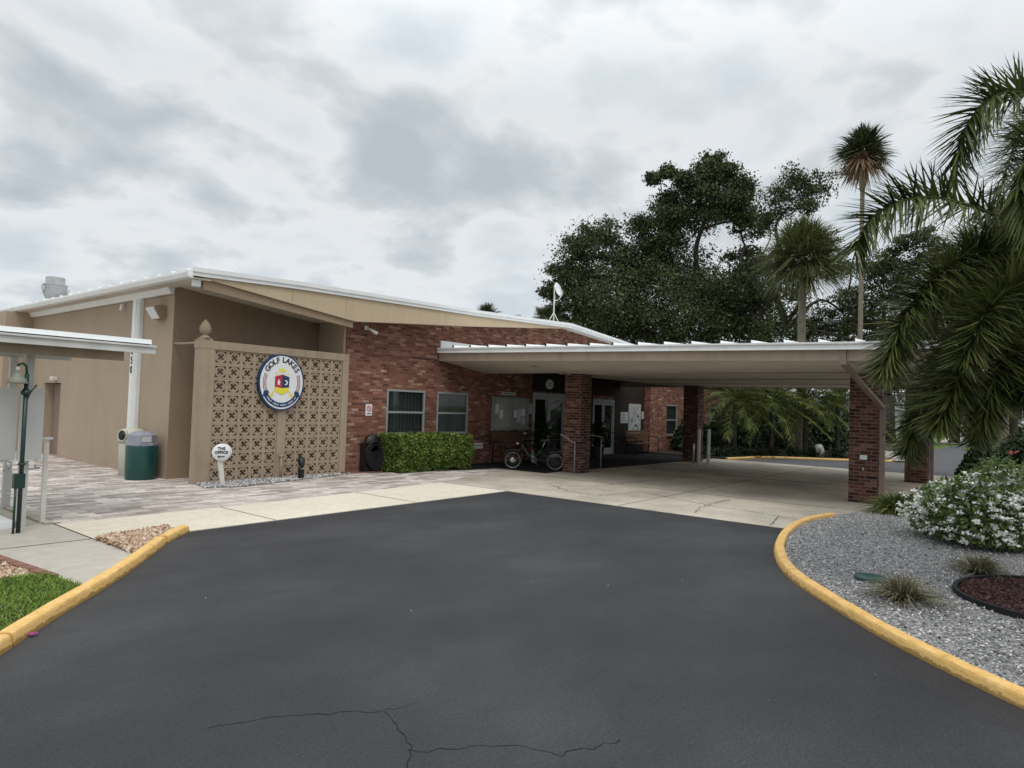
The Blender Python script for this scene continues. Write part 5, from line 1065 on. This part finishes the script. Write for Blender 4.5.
# ================================================================== PALMS
def curve(pts, n):
    P = [Vector(p) for p in pts]; out_ = []
    for i in range(len(P) - 1):
        p0, p1, p2, p3 = P[max(i - 1, 0)], P[i], P[i + 1], P[min(i + 2, len(P) - 1)]
        for k in range(n):
            t = k / n; out_.append(0.5 * ((2 * p1) + (p2 - p0) * t + (2 * p0 - 5 * p1 + 4 * p2 - p3) * t * t + (3 * p1 - p0 - 3 * p2 + p3) * t ** 3))
    out_.append(P[-1]); return out_
def pinnate(pts, nl, ln, wd, plume=False, t0=0.12, droop=0.35, segs=3):
    q = np.array([tuple(p) for p in curve(pts, 12)]); m_ = len(q); T = np.linspace(t0, 1, nl) + rng.normal(size=nl) * 0.002; T = T.clip(t0, 1); idx = T * (m_ - 1); i0 = np.minimum(idx.astype(int), m_ - 2); f = (idx - i0)[:, None]
    B = q[i0] * (1 - f) + q[i0 + 1] * f; tn = q[i0 + 1] - q[i0]; tn /= np.linalg.norm(tn, axis=1)[:, None] + 1e-9
    s = np.cross(tn, [0, 0, 1.0]); s /= np.linalg.norm(s, axis=1)[:, None] + 1e-9; nr = np.cross(s, tn); sg = np.where(rng.random(nl) < 0.5, -1.0, 1.0)
    ph = rng.uniform(-1.35, 1.5, nl) if plume == 1 else np.where(rng.random(nl) < 0.5, 1.15, -1.0) + rng.normal(0, 0.28, nl) if plume == 2 else rng.normal(0.25, 0.22, nl)
    al = ((1.55 - 0.6 * T) if plume == 1 else (1.2 - 0.5 * T) if plume == 2 else (1.15 - 0.6 * T)) + rng.normal(size=nl) * 0.12
    D = tn * np.cos(al)[:, None] + (s * (sg * np.cos(ph))[:, None] + nr * np.sin(ph)[:, None]) * np.sin(al)[:, None]
    L_ = ln * (0.45 + 0.55 * np.sin(np.clip((T - t0) / (1 - t0), 0, 1) * 2.6 + 0.25)).clip(0.25, 1) * rng.uniform(0.8, 1.1, nl)
    return blades(B, D, L_, wd, droop, segs)
def palm_pinnate(name, label, base, crown, fronds, nl, ln, wd, plume, r0, r1, mat, grp=None, frr=0.014, droop=0.35, bark='palmbark'):
    o = thing(name, tuple(base), label, 'palm tree', grp)
    mid = Vector(base).lerp(Vector(crown), 0.5) + Vector((0.03, 0.02, 0)); MB().tube(curve([base, mid, crown], 8), [r0 + (r1 - r0) * k / 16 for k in range(17)], 14).build('trunk', bark, o)
    for fi, fp in enumerate(fronds):
        V, F = pinnate(fp, 460, 0.42, 0.024, 2, droop=0.10) if plume and fi < 3 else pinnate(fp, nl, ln, wd, 1 if plume else 0, droop=droop); fo = fast('frond', V, F, mat, o)
        c = curve(fp, 6); MB().tube(c, [frr * (1 - 0.8 * k / (len(c) - 1)) + 0.002 for k in range(len(c))], 5).build('leaf_stalk', 'foxstalk' if plume else mat, fo)
    return o
MT['foxstalk'] = S('green_leaf_stalk', (0.10, 0.12, 0.04), 0.6, 0.2, 4)
CR = Vector((8.15, -0.32, 3.95))
A = lambda *L: [CR] + [at(*p) for p in L]
FX = [A((1062, 130, 8.4), (1030, 95, 8.2), (992, 97, 7.9), (966, 128, 7.7), (955, 178, 7.6)),
      A((1060, 165, 8.1), (1036, 142, 7.6), (1020, 180, 7.3), (1028, 235, 7.2)),
      A((1040, 228, 8.2), (1002, 217, 7.8), (965, 204, 7.5), (930, 197, 7.2), (895, 203, 6.9), (868, 222, 6.7), (856, 250, 6.6)),
      A((1030, 252, 8.1), (985, 248, 7.7), (945, 268, 7.3), (912, 305, 7.1), (893, 345, 7.0), (884, 372, 7.0)),
      A((1030, 275, 8.6), (975, 285, 8.7), (930, 310, 8.8), (905, 345, 8.9), (893, 385, 8.9)), A((1030, 300, 9.2), (960, 350, 9.4), (925, 400, 9.5), (912, 440, 9.5)), A((1035, 270, 9.4), (985, 270, 9.8), (945, 290, 10.1), (915, 320, 10.3)),
      A((1030, 305, 8.2), (975, 340, 7.9), (938, 380, 7.7), (916, 420, 7.6), (907, 452, 7.6)),
      A((1040, 320, 8.8), (1005, 365, 9.0), (985, 405, 9.1), (975, 440, 9.1)),
      A((1045, 300, 7.9), (1005, 325, 7.4), (970, 360, 7.1), (948, 400, 7.0), (938, 425, 7.0)),
      A((1050, 275, 7.8), (1015, 285, 7.2), (985, 315, 6.8), (965, 360, 6.7)),
      A((1055, 330, 7.8), (1035, 370, 7.4), (1022, 400, 7.3)),
      A((1050, 250, 9.3), (1000, 250, 9.8), (960, 275, 10.2), (930, 315, 10.4)),
      A((1060, 320, 9.0), (1045, 370, 9.3), (1035, 415, 9.4)), A((1035, 285, 8.4), (985, 300, 8.6), (945, 340, 8.8), (925, 385, 9.0)), A((1040, 262, 8.0), (985, 262, 7.9), (935, 290, 8.0), (905, 330, 8.2), (885, 362, 8.4)),
      A((1040, 310, 7.7), (1010, 350, 7.3), (990, 395, 7.2), (980, 430, 7.2)), A((1050, 250, 8.8), (1010, 232, 9.0), (970, 240, 9.3), (935, 262, 9.5))]
for k in range(8):
    a = R(-150 + k * 24); d = Vector((math.cos(a), math.sin(a), 0)); FX.append([CR, CR + d * 0.7 + Vector((0, 0, 0.9)), CR + d * 1.6 + Vector((0, 0, 1.2)), CR + d * 2.4 + Vector((0, 0, 0.6)), CR + d * 2.8 + Vector((0, 0, -0.5))])
palm_pinnate('foxtail_palm', 'large foxtail palm with bushy arching fronds over the right flower bed', (8.15, -0.32, 0.1), tuple(CR), FX, 1150, 0.38, 0.021, True, 0.17, 0.11, 'foxleaf', frr=0.020, droop=0.06, bark='bark')

def fronds_around(c, n, ln, e0, e1, sag, seed):
    r_ = random.Random(seed); out_ = []
    for k in range(n):
        a = 2.399 * k + r_.uniform(-0.2, 0.2); e = e0 + (e1 - e0) * (k / n) + r_.uniform(-0.1, 0.1); l = ln * r_.uniform(0.85, 1.1); c = Vector(c); d = Vector((math.cos(a), math.sin(a), 0)); p = [c]
        for s_ in (0.25, 0.5, 0.75, 1.0): p.append(c + d * l * s_ * math.cos(e) + Vector((0, 0, l * s_ * math.sin(e) - sag * l * s_ * s_)))
        out_.append(p)
    return out_
for i, (px, py, dd, ln, lb) in enumerate(((735, 404, 28.5, 2.1, 'leftmost date palm seen under the canopy, behind the bollards'), (772, 405, 29.5, 2.3, 'yellow-green date palm in the middle of the view under the canopy'), (806, 402, 31.0, 2.2, 'date palm seen under the canopy between the middle palm and the brick column'),
                                        (838, 404, 32.5, 2.1, 'rightmost date palm seen under the canopy, next to the brick column'), (758, 396, 33.0, 2.4, 'date palm standing behind the others, under the middle of the canopy'))):
    c = at(px, py, dd); palm_pinnate('date_palm', lb, (c.x, c.y, 0.05), tuple(c), fronds_around(c + Vector((0, 0, 0.2)), 40, ln, 1.25, -0.45, 0.36, i), 130, 0.45, 0.020, False, 0.10, 0.09, 'datepalm', 'date palms behind the canopy', 0.012, 0.22, 'oakbark')
def fan_crown(c, n, rad, seed, mat, e0=1.3, e1=-0.7, petiole=0.45, seg=30, wd=0.06):
    r_ = np.random.default_rng(seed); parts = []; c = np.array(c)
    for k in range(n):
        a = 2.399 * k + r_.uniform(-0.3, 0.3); e = e0 + (e1 - e0) * (k / n) ** 1.25 + r_.uniform(-0.2, 0.2); d = np.array([math.cos(a) * math.cos(e), math.sin(a) * math.cos(e), math.sin(e)])
        pt_ = petiole * r_.uniform(0.3, 1.15); b = c + d * rad * pt_; side = np.array([-math.sin(a), math.cos(a), 0]); rl = r_.uniform(-0.9, 0.9); up = np.cross(side, d) * -1; side, up = side * math.cos(rl) + up * math.sin(rl), up * math.cos(rl) - side * math.sin(rl)
        th = np.linspace(-1.9, 1.9, seg) + r_.normal(size=seg) * 0.05; D = d[None] * np.cos(th)[:, None] + side[None] * np.sin(th)[:, None] + up[None] * (0.15 + 0.2 * np.abs(np.sin(th)))[:, None]
        Ln = rad * (1 - pt_ * 0.9) * 0.92 * (0.75 + 0.35 * np.cos(th)) * r_.uniform(0.85, 1.1, seg); parts.append(blades(np.repeat(b[None], seg, 0), D, Ln, wd, 0.28, 3))
        parts.append(blades(c[None], d[None], rad * petiole * 1.05, 0.035, 0.05, 1))
    return merge(parts)
def fan_palm(nm, px, py, dd, rad, label, n, mat, tr, skirt=0, e1=-0.7, seed=1, wd=0.06, e0=1.45):
    c = at(px, py, dd); o = thing(nm, (c.x, c.y, 0), label, 'palm tree'); V, F = fan_crown(c, n, rad, seed, mat, e0=e0, e1=e1, wd=wd); fast('crown', V, F, mat, o)
    hts = np.linspace(0, c.z, 24); MB().tube([(c.x + 0.02 * math.sin(h), c.y, h) for h in hts], [tr * (1.12 - 0.2 * h / c.z) for h in hts], 12).build('trunk', 'palmbark', o)
    if skirt:
        cc = (c.x, c.y, c.z - 0.1); V, F = fan_crown(cc, skirt, rad * 0.95, seed + 5, 'deadleaf', e0=-0.6, e1=-1.5, wd=wd, petiole=0.25, seg=16); fast('dead_skirt', V, F, 'deadleaf', o)
        MB().lathe([(tr * 1.0, c.z - 2.4), (tr * 1.7, c.z - 1.7), (tr * 1.8, c.z - 0.5), (tr * 1.2, c.z)], c.x, c.y, 14).build('leaf_bases', 'palmbark', o)
    return o
fan_palm('cabbage_palm', 803, 258, 34, 2.35, 'cabbage palm with a round olive fan crown and bare trunk behind the canopy', 140, 'fanleaf', 0.18, 0, -1.0, 3, 0.055)
fan_palm('tall_fan_palm', 863, 152, 47, 2.0, 'very tall slender fan palm with brown dead skirt above all other trees', 46, 'washleaf', 0.13, 30, -0.8, 9, 0.10)
fan_palm('distant_palm', 488, 316, 48, 1.3, 'tip of a small palm crown over the brick end of the roof', 30, 'washleaf', 0.15, 0, -0.6, 12)
fan_palm('distant_palm', 545, 320, 48, 1.4, 'tip of a small palm crown left of the satellite dish', 30, 'washleaf', 0.15, 0, -0.6, 14)
fan_palm('distant_palm', 518, 324, 60, 1.1, 'barely visible palm tip between two others above the roof', 24, 'washleaf', 0.15, 0, -0.6, 15)

# ================================================================== OAKS
def oak(nm, label, px0, dd, lobes, seed, limbs=(), leafn=70, leaf=0.17, tr=0.55, clumps=40, cat_='tree', spread=1.2):
    r_ = np.random.default_rng(seed); rd = random.Random(seed); b = at(px0, 400, dd); b.z = 0; o = thing(nm, tuple(b), label, cat_)
    L_ = [(at(x, y, dd + dz), rr * dd / 700) for x, y, rr, dz in lobes]; cen = Vector((b.x, b.y, 3.4)); tm = MB(); tm.tube([(b.x, b.y, 0), (b.x + 0.1, b.y, 1.6), tuple(cen)], [tr * 1.25, tr, tr * 0.9], 12); tm.build('trunk', 'oakbark', o)
    br = MB(); pts = []; nodes = [(cen, tr * 0.75)]
    L_ = sorted(L_, key=lambda q: (q[0] - cen).length)
    for c, rr in L_:
        pn, pr = min(nodes, key=lambda q: (q[0] - c).length * (1 + 0.5 * (q[0].z > c.z))); lr = max(pr * 0.72, tr * 0.09); dl = (c - pn).length
        m1_ = pn.lerp(c, 0.35) + Vector((rd.gauss(0, 0.09), rd.gauss(0, 0.09), rd.gauss(-0.04, 0.08))) * dl; m2_ = pn.lerp(c, 0.7) + Vector((rd.gauss(0, 0.09), rd.gauss(0, 0.09), rd.gauss(0.02, 0.08))) * dl; cv = curve([pn, m1_, m2_, c], 4); n_ = len(cv); br.tube(cv, [pr * 0.8 + (lr - pr * 0.8) * k / (n_ - 1) for k in range(n_)], 6, cap=False); nodes.append((c, lr))
        for k in range(7):
            d = Vector((rd.gauss(0, 1), rd.gauss(0, 1), rd.gauss(0.2, 0.8))).normalized(); e_ = c + d * rr * 0.85; br.tube([c - d * 0.1, c + d * rr * 0.45 + Vector((rd.gauss(0, .15), rd.gauss(0, .15), 0.15)), e_], [tr * 0.10, tr * 0.06, tr * 0.02], 4, cap=False)
        cn = int(clumps * min(1.0, max(0.35, rr / (26 * dd / 700)))); C = r_.normal(size=(cn, 3)); C /= np.linalg.norm(C, axis=1)[:, None]; C = np.array(c) + C * rr * spread * (r_.random((cn, 1)) ** 0.45) * np.array([1, 1, 0.85])
        for q in C: pts.append(q + r_.normal(size=(int(leafn * r_.uniform(0.4, 1.5)), 3)) * (0.16 * rr + 0.12) * r_.uniform(0.6, 1.35) * np.array([1.2, 1.2, 0.75]))
    for lp in limbs:
        P = [at(x, y, dd + dz) for x, y, dz in lp[1:]]; cv = curve(P, 5); n_ = len(cv); br.tube(cv, [lp[0] * (1 - 0.75 * k / (n_ - 1)) for k in range(n_)], 6, cap=False)
    br.build('limbs', 'oakbark', o); V, F = leafcloud(np.concatenate(pts), leaf, 0.6, 0.5); fast('crown', V, F, 'oakleaf', o); return o
oak('live_oak', 'big dense live oak rising behind the right end of the clubhouse roof', 690, 62,
    [(578, 248, 20, 0), (600, 240, 22, 1), (566, 275, 18, 0), (590, 275, 28, 2), (575, 305, 22, 0), (610, 300, 34, -2), (625, 262, 28, 0), (650, 262, 26, 2), (645, 300, 36, -1), (660, 240, 20, 0), (680, 270, 34, 1), (690, 305, 38, -3), (720, 290, 30, 0), (675, 225, 22, 0),
     (668, 205, 14, 1), (688, 188, 17, 0), (706, 176, 15, 0), (712, 161, 8, 0), (720, 196, 20, -1), (700, 212, 22, 2), (738, 185, 12, 0), (735, 210, 18, 0), (748, 226, 14, 0), (655, 178, 6, 0), (665, 172, 6, 0), (640, 225, 12, 0), (745, 265, 20, 2), (735, 320, 30, 0), (600, 330, 28, 0), (650, 335, 30, 0), (700, 335, 32, 0), (553, 290, 11, 0), (555, 312, 9, 0), (740, 290, 24, -2), (620, 320, 34, 5), (665, 325, 36, 6), (710, 315, 34, 6), (640, 282, 30, 6), (690, 285, 30, 5), (590, 318, 24, 5), (755, 325, 26, 4), (735, 305, 26, 5), (715, 180, 10, 0), (678, 176, 9, 0), (726, 172, 8, 0), (744, 200, 9, 0)], 5,
    [(0.30, (700, 300, 0), (696, 250, 0), (705, 215, 0), (690, 190, 0)), (0.14, (700, 230, 0), (718, 224, 0), (735, 222, 0), (748, 236, -1))], 150, 0.205)
oak('live_oak', 'open-crowned live oak with bare curving limbs right of the big dense oak', 785, 58,
    [(790, 178, 13, 0), (775, 190, 14, 0), (800, 190, 16, 0), (820, 183, 13, 0), (808, 205, 12, 0), (780, 208, 14, 1), (768, 220, 10, 0), (760, 268, 14, 0), (775, 290, 22, 0), (755, 300, 24, 2), (800, 300, 18, 0), (790, 325, 18, 0), (822, 320, 14, 0), (765, 330, 20, 0), (830, 240, 10, 2)], 8,
    [(0.28, (785, 320, 0), (772, 285, 0), (768, 262, 0), (778, 245, 0), (776, 225, 0), (790, 205, 0)), (0.12, (740, 262, 0), (745, 248, 0), (755, 246, 0), (764, 255, 0)), (0.2, (800, 340, 0), (830, 325, 0), (850, 335, 0)), (0.18, (785, 330, 0), (820, 300, 0), (850, 320, 0))], 110, 0.16, 0.45, 24, spread=1.05)
oak('live_oak', 'darker spreading oak behind the tall fan palm trunk', 888, 55,
    [(880, 275, 16, 0), (895, 262, 16, 0), (905, 285, 20, 0), (885, 300, 20, 0), (920, 262, 14, 0), (935, 250, 12, 1), (920, 300, 24, 0), (865, 315, 14, 0), (900, 325, 20, 0), (850, 295, 9, 0), (845, 325, 10, 0), (950, 290, 26, 0), (985, 300, 30, 2), (940, 330, 26, 0), (1010, 330, 34, 3), (970, 345, 26, 0), (850, 270, 14, 2), (845, 300, 18, 3), (820, 332, 18, 3), (845, 335, 18, 3), (800, 335, 16, 3), (870, 335, 18, 3), (905, 245, 10, 0), (925, 238, 10, 0)], 21,
    [(0.26, (888, 345, 0), (870, 325, 0), (850, 310, 0), (835, 300, 0)), (0.2, (860, 345, 0), (835, 335, 0), (815, 330, 0)), (0.2, (888, 345, 0), (884, 310, 0), (900, 285, 0))], 110, 0.17, 0.45, 26)
oak('broadleaf_tree', 'round mid-green tree beyond the road at the right edge', 1030, 60, [(1010, 385, 22, 0), (1040, 370, 30, 0), (1060, 390, 30, 0), (1020, 360, 26, 0), (985, 395, 14, 0)], 31, (), 70, 0.2, 0.3)
oak('broadleaf_tree', 'small street tree on the far lawn right of the back column', 955, 62, [(948, 395, 14, 0), (960, 385, 16, 0), (970, 400, 14, 0), (940, 408, 9, 0)], 33, (), 60, 0.17, 0.3)
oak('broadleaf_tree', 'hedge-like tree beyond the lawn behind the date palms', 850, 95, [(840, 405, 16, 0), (865, 400, 16, 0), (890, 405, 18, 0), (815, 405, 16, 0), (915, 408, 14, 0), (790, 405, 16, 2), (765, 402, 16, 2)], 35, (), 60, 0.24, 0.4)
# ================================================================== THINGS IN THE FAR BED AND BEYOND
ORD = 'first second third fourth fifth sixth seventh eighth ninth tenth eleventh twelfth thirteenth fourteenth fifteenth sixteenth'.split()
for i in range(16):
    u = i / 15; p = Vector((24.9 + 5.0 * u, 9.35 - 3.2 * u * u - 0.2 * u)); tuft(p.x + 0.25, p.y + 0.25 + 0.2 * (i % 2), 0.5, 0.95, 120, 'brome', 'strap_leaf_clump', ORD[i] + ' dark arching strap-leaf clump from the left in the row on the far kerb', 'plant', 0.6, 0.05, 0.05, 'strap-leaf clumps along the far kerb', 0.3, 1.45, 3)
for i in range(10): tuft(25.3 + i * 0.8, 10.6 + 0.5 * (i % 2), 0.5, 1.15, 130, 'brome', 'strap_leaf_clump', ORD[i] + ' strap-leaf clump from the left in the row behind the kerb row', 'plant', 0.5, 0.05, 0.05, 'strap-leaf clumps behind', 0.3, 1.45, 3)
def rock(x, y, r, h, label, z=0.05, mat='boulder', seed=2):
    r_ = random.Random(seed); mb = MB(); n = 14; rows = 9; vs = []
    off = [[r_.uniform(0.86, 1.1) for _ in range(n)] for _ in range(rows)]
    for j in range(rows):
        e = math.pi * 0.5 * (j / (rows - 1)) ; rad = r * math.cos(e * 0.98) ** 0.6
        for k in range(n): a = 6.283 * k / n; q = off[j][k]; vs.append((x + rad * q * math.cos(a), y + rad * q * math.sin(a) * 0.9, z + h * math.sin(e) * (0.95 + 0.1 * (q - 1))))
    mb.add(vs, [(j * n + k, j * n + (k + 1) % n, (j + 1) * n + (k + 1) % n, (j + 1) * n + k) for j in range(rows - 1) for k in range(n)] + [tuple((rows - 1) * n + k for k in range(n))], True)
    return tag(mb.build('boulder', mat, origin=(x, y, z)), label, 'boulder')
rock(29.6, 7.15, 0.24, 0.55, 'rounded grey boulder among the dark clumps by the far kerb')
rock(31.2, 4.75, 0.75, 0.35, 'low pale boulder in the bed seen just right of the near brick column', seed=5); rock(32.3, 4.6, 0.5, 0.30, 'smaller pale boulder beside the low one right of the near column', seed=7)
# pale houses beyond the lawn
def house(nm, c, w_, d_, h_, label, mat, rmat):
    o = thing(nm, (c[0], c[1], 0), label, 'house'); x0, x1, y0, y1 = c[0], c[0] + d_, c[1] - w_ / 2, c[1] + w_ / 2
    MB().box(x0, x1, y0, y1, 0, h_).build('wall', mat, o)
    MB().extr([(y0 - 0.5, h_ + 0.002), (y1 + 0.5, h_ + 0.002), (y1 + 0.5, h_ + 0.12), (c[1], h_ + 1.3), (y0 - 0.5, h_ + 0.12)], 'x', x0 - 0.6, x1 + 0.6).build('roof', rmat, o)
    n = int(w_ // 2.6)
    for k in range(n):
        y = y0 + w_ * (k + 0.5) / n; f = MB().box(x0 - 0.03, x0 - 0.002, y - 0.55, y + 0.55, 0.9, 2.1).build('window', 'white', o); MB().box(x0 - 0.04, x0 - 0.031, y - 0.47, y + 0.47, 0.98, 2.02).build('pane', 'dglass', f)
    return o
MT['housewall'] = S('pale_house_wall', (0.62, 0.60, 0.55), 0.8, 0.06, 0.5); MT['houseroof'] = S('grey_shingle_roof', (0.22, 0.22, 0.22), 0.9, 0.15, 2)
house('house', (84, 19), 13, 8, 2.7, 'pale single-storey house beyond the lawn, left of the near brick column', 'housewall', 'houseroof')
house('house', (88, 6), 9, 8, 2.6, 'pale single-storey house across the road behind the back column', 'housewall', 'houseroof')
house('house', (74, -4), 9, 8, 2.6, 'pale house across the road near the right edge', 'housewall', 'houseroof')
fn = thing('picket_fence', (62, 14, 0), 'white picket fence on the lawn left of the near brick column', 'fence')
mb = MB()
for k in range(46): y = 9 + k * 0.26; mb.box(61.98, 62.0, y, y + 0.11, 0.05, 1.15)
mb.box(62.0, 62.03, 9, 21, 0.3, 0.38); mb.box(62.0, 62.03, 9, 21, 0.85, 0.93); mb.build('pickets', 'white', fn)
t = thing('rail_fence', (30, 0, 0), 'low brown rail fence behind the roses near the right edge', 'fence')
for k in range(5): x, y = 33 + k * 1.2, 1.15 - k * 0.9; MB().box(x - 0.05, x + 0.05, y - 0.05, y + 0.05, 0, 0.75).build('post', 'oakbark', t)
MB().tube([(33, 1.15, 0.68), (37.8, -2.45, 0.68)], 0.04).build('rail', 'oakbark', t)
# grey palm trunks at the right
for px, d_, w_, lb in ((989, 24, 0.16, 'slim pale grey trunk left of the thick one near the right edge'), (1001, 22, 0.19, 'thick grey palm trunk near the right edge'), (1013, 23, 0.13, 'thin darker palm trunk right of the thick grey one')):
    c = at(px, 320, d_); o = thing('grey_trunk_palm', (c.x, c.y, 0), lb, 'palm tree'); MB().tube([(c.x, c.y, 0), (c.x + 0.03, c.y, 1.5), (c.x, c.y, c.z)], [w_ * 1.3, w_, w_ * 0.85], 12).build('trunk', 'palmbark' if d_ != 23 else 'oakbark', o); V, F = fan_crown(c, 34, 1.9, int(px), 'fanleaf', e1=-0.9); fast('crown', V, F, 'fanleaf', o)
shrub('dark_hedge_shrub', tuple(at(1024, 430, 34))[:2], (1.2, 1.2, 1.5), 4000, 'darkleaf', 0.13, 'very dark upright shrub at the extreme right edge by the road', 'shrub', 0)

for i, (x, y, r_, h_, lb) in enumerate(((27.5, 11.6, 1.2, 1.3, 'dark rounded shrub behind the leftmost date palm'), (31.0, 11.2, 1.4, 1.5, 'dark rounded shrub behind the middle date palm'), (34.5, 9.8, 1.4, 1.5, 'dark rounded shrub behind the grey boulder'), (38.0, 9.0, 1.4, 1.5, 'dark shrub farther back behind the rightmost date palm'))):
    shrub('rounded_shrub', (x, y), (r_, r_, h_), 4500, 'darkleaf', 0.16, lb, 'shrub', 0, asp=0.6)

# grit scattered on the asphalt
V, F = stones([(-4, -2), (5.0, -0.2), (9.6, 3.0), (10.4, 8.3), (4.3, 8.2), (1.6, 5.2), (-2, 0.5)], 45, 0.005, 0.004)
tag(fast('asphalt_grit', V, F, 'pebg'), 'a few loose pale stones scattered over the black asphalt drive', 'grit', kind='stuff')

for i, (px, lb) in enumerate(((722, 'tall dark screen shrub behind the white bollards'), (744, 'second tall dark screen shrub from the left under the canopy'), (766, 'third tall dark screen shrub from the left under the canopy'), (788, 'fourth tall dark screen shrub from the left under the canopy'), (810, 'fifth tall dark screen shrub from the left under the canopy'), (829, 'rightmost tall dark screen shrub, just left of the lawn gap'))):
    p = at(px, 400, 37); shrub('screen_shrub', (p.x, p.y), (1.1, 1.1, 2.35 + 0.3 * (i % 2)), 4200, 'darkleaf', 0.17, lb, 'shrub', 0, asp=0.6)
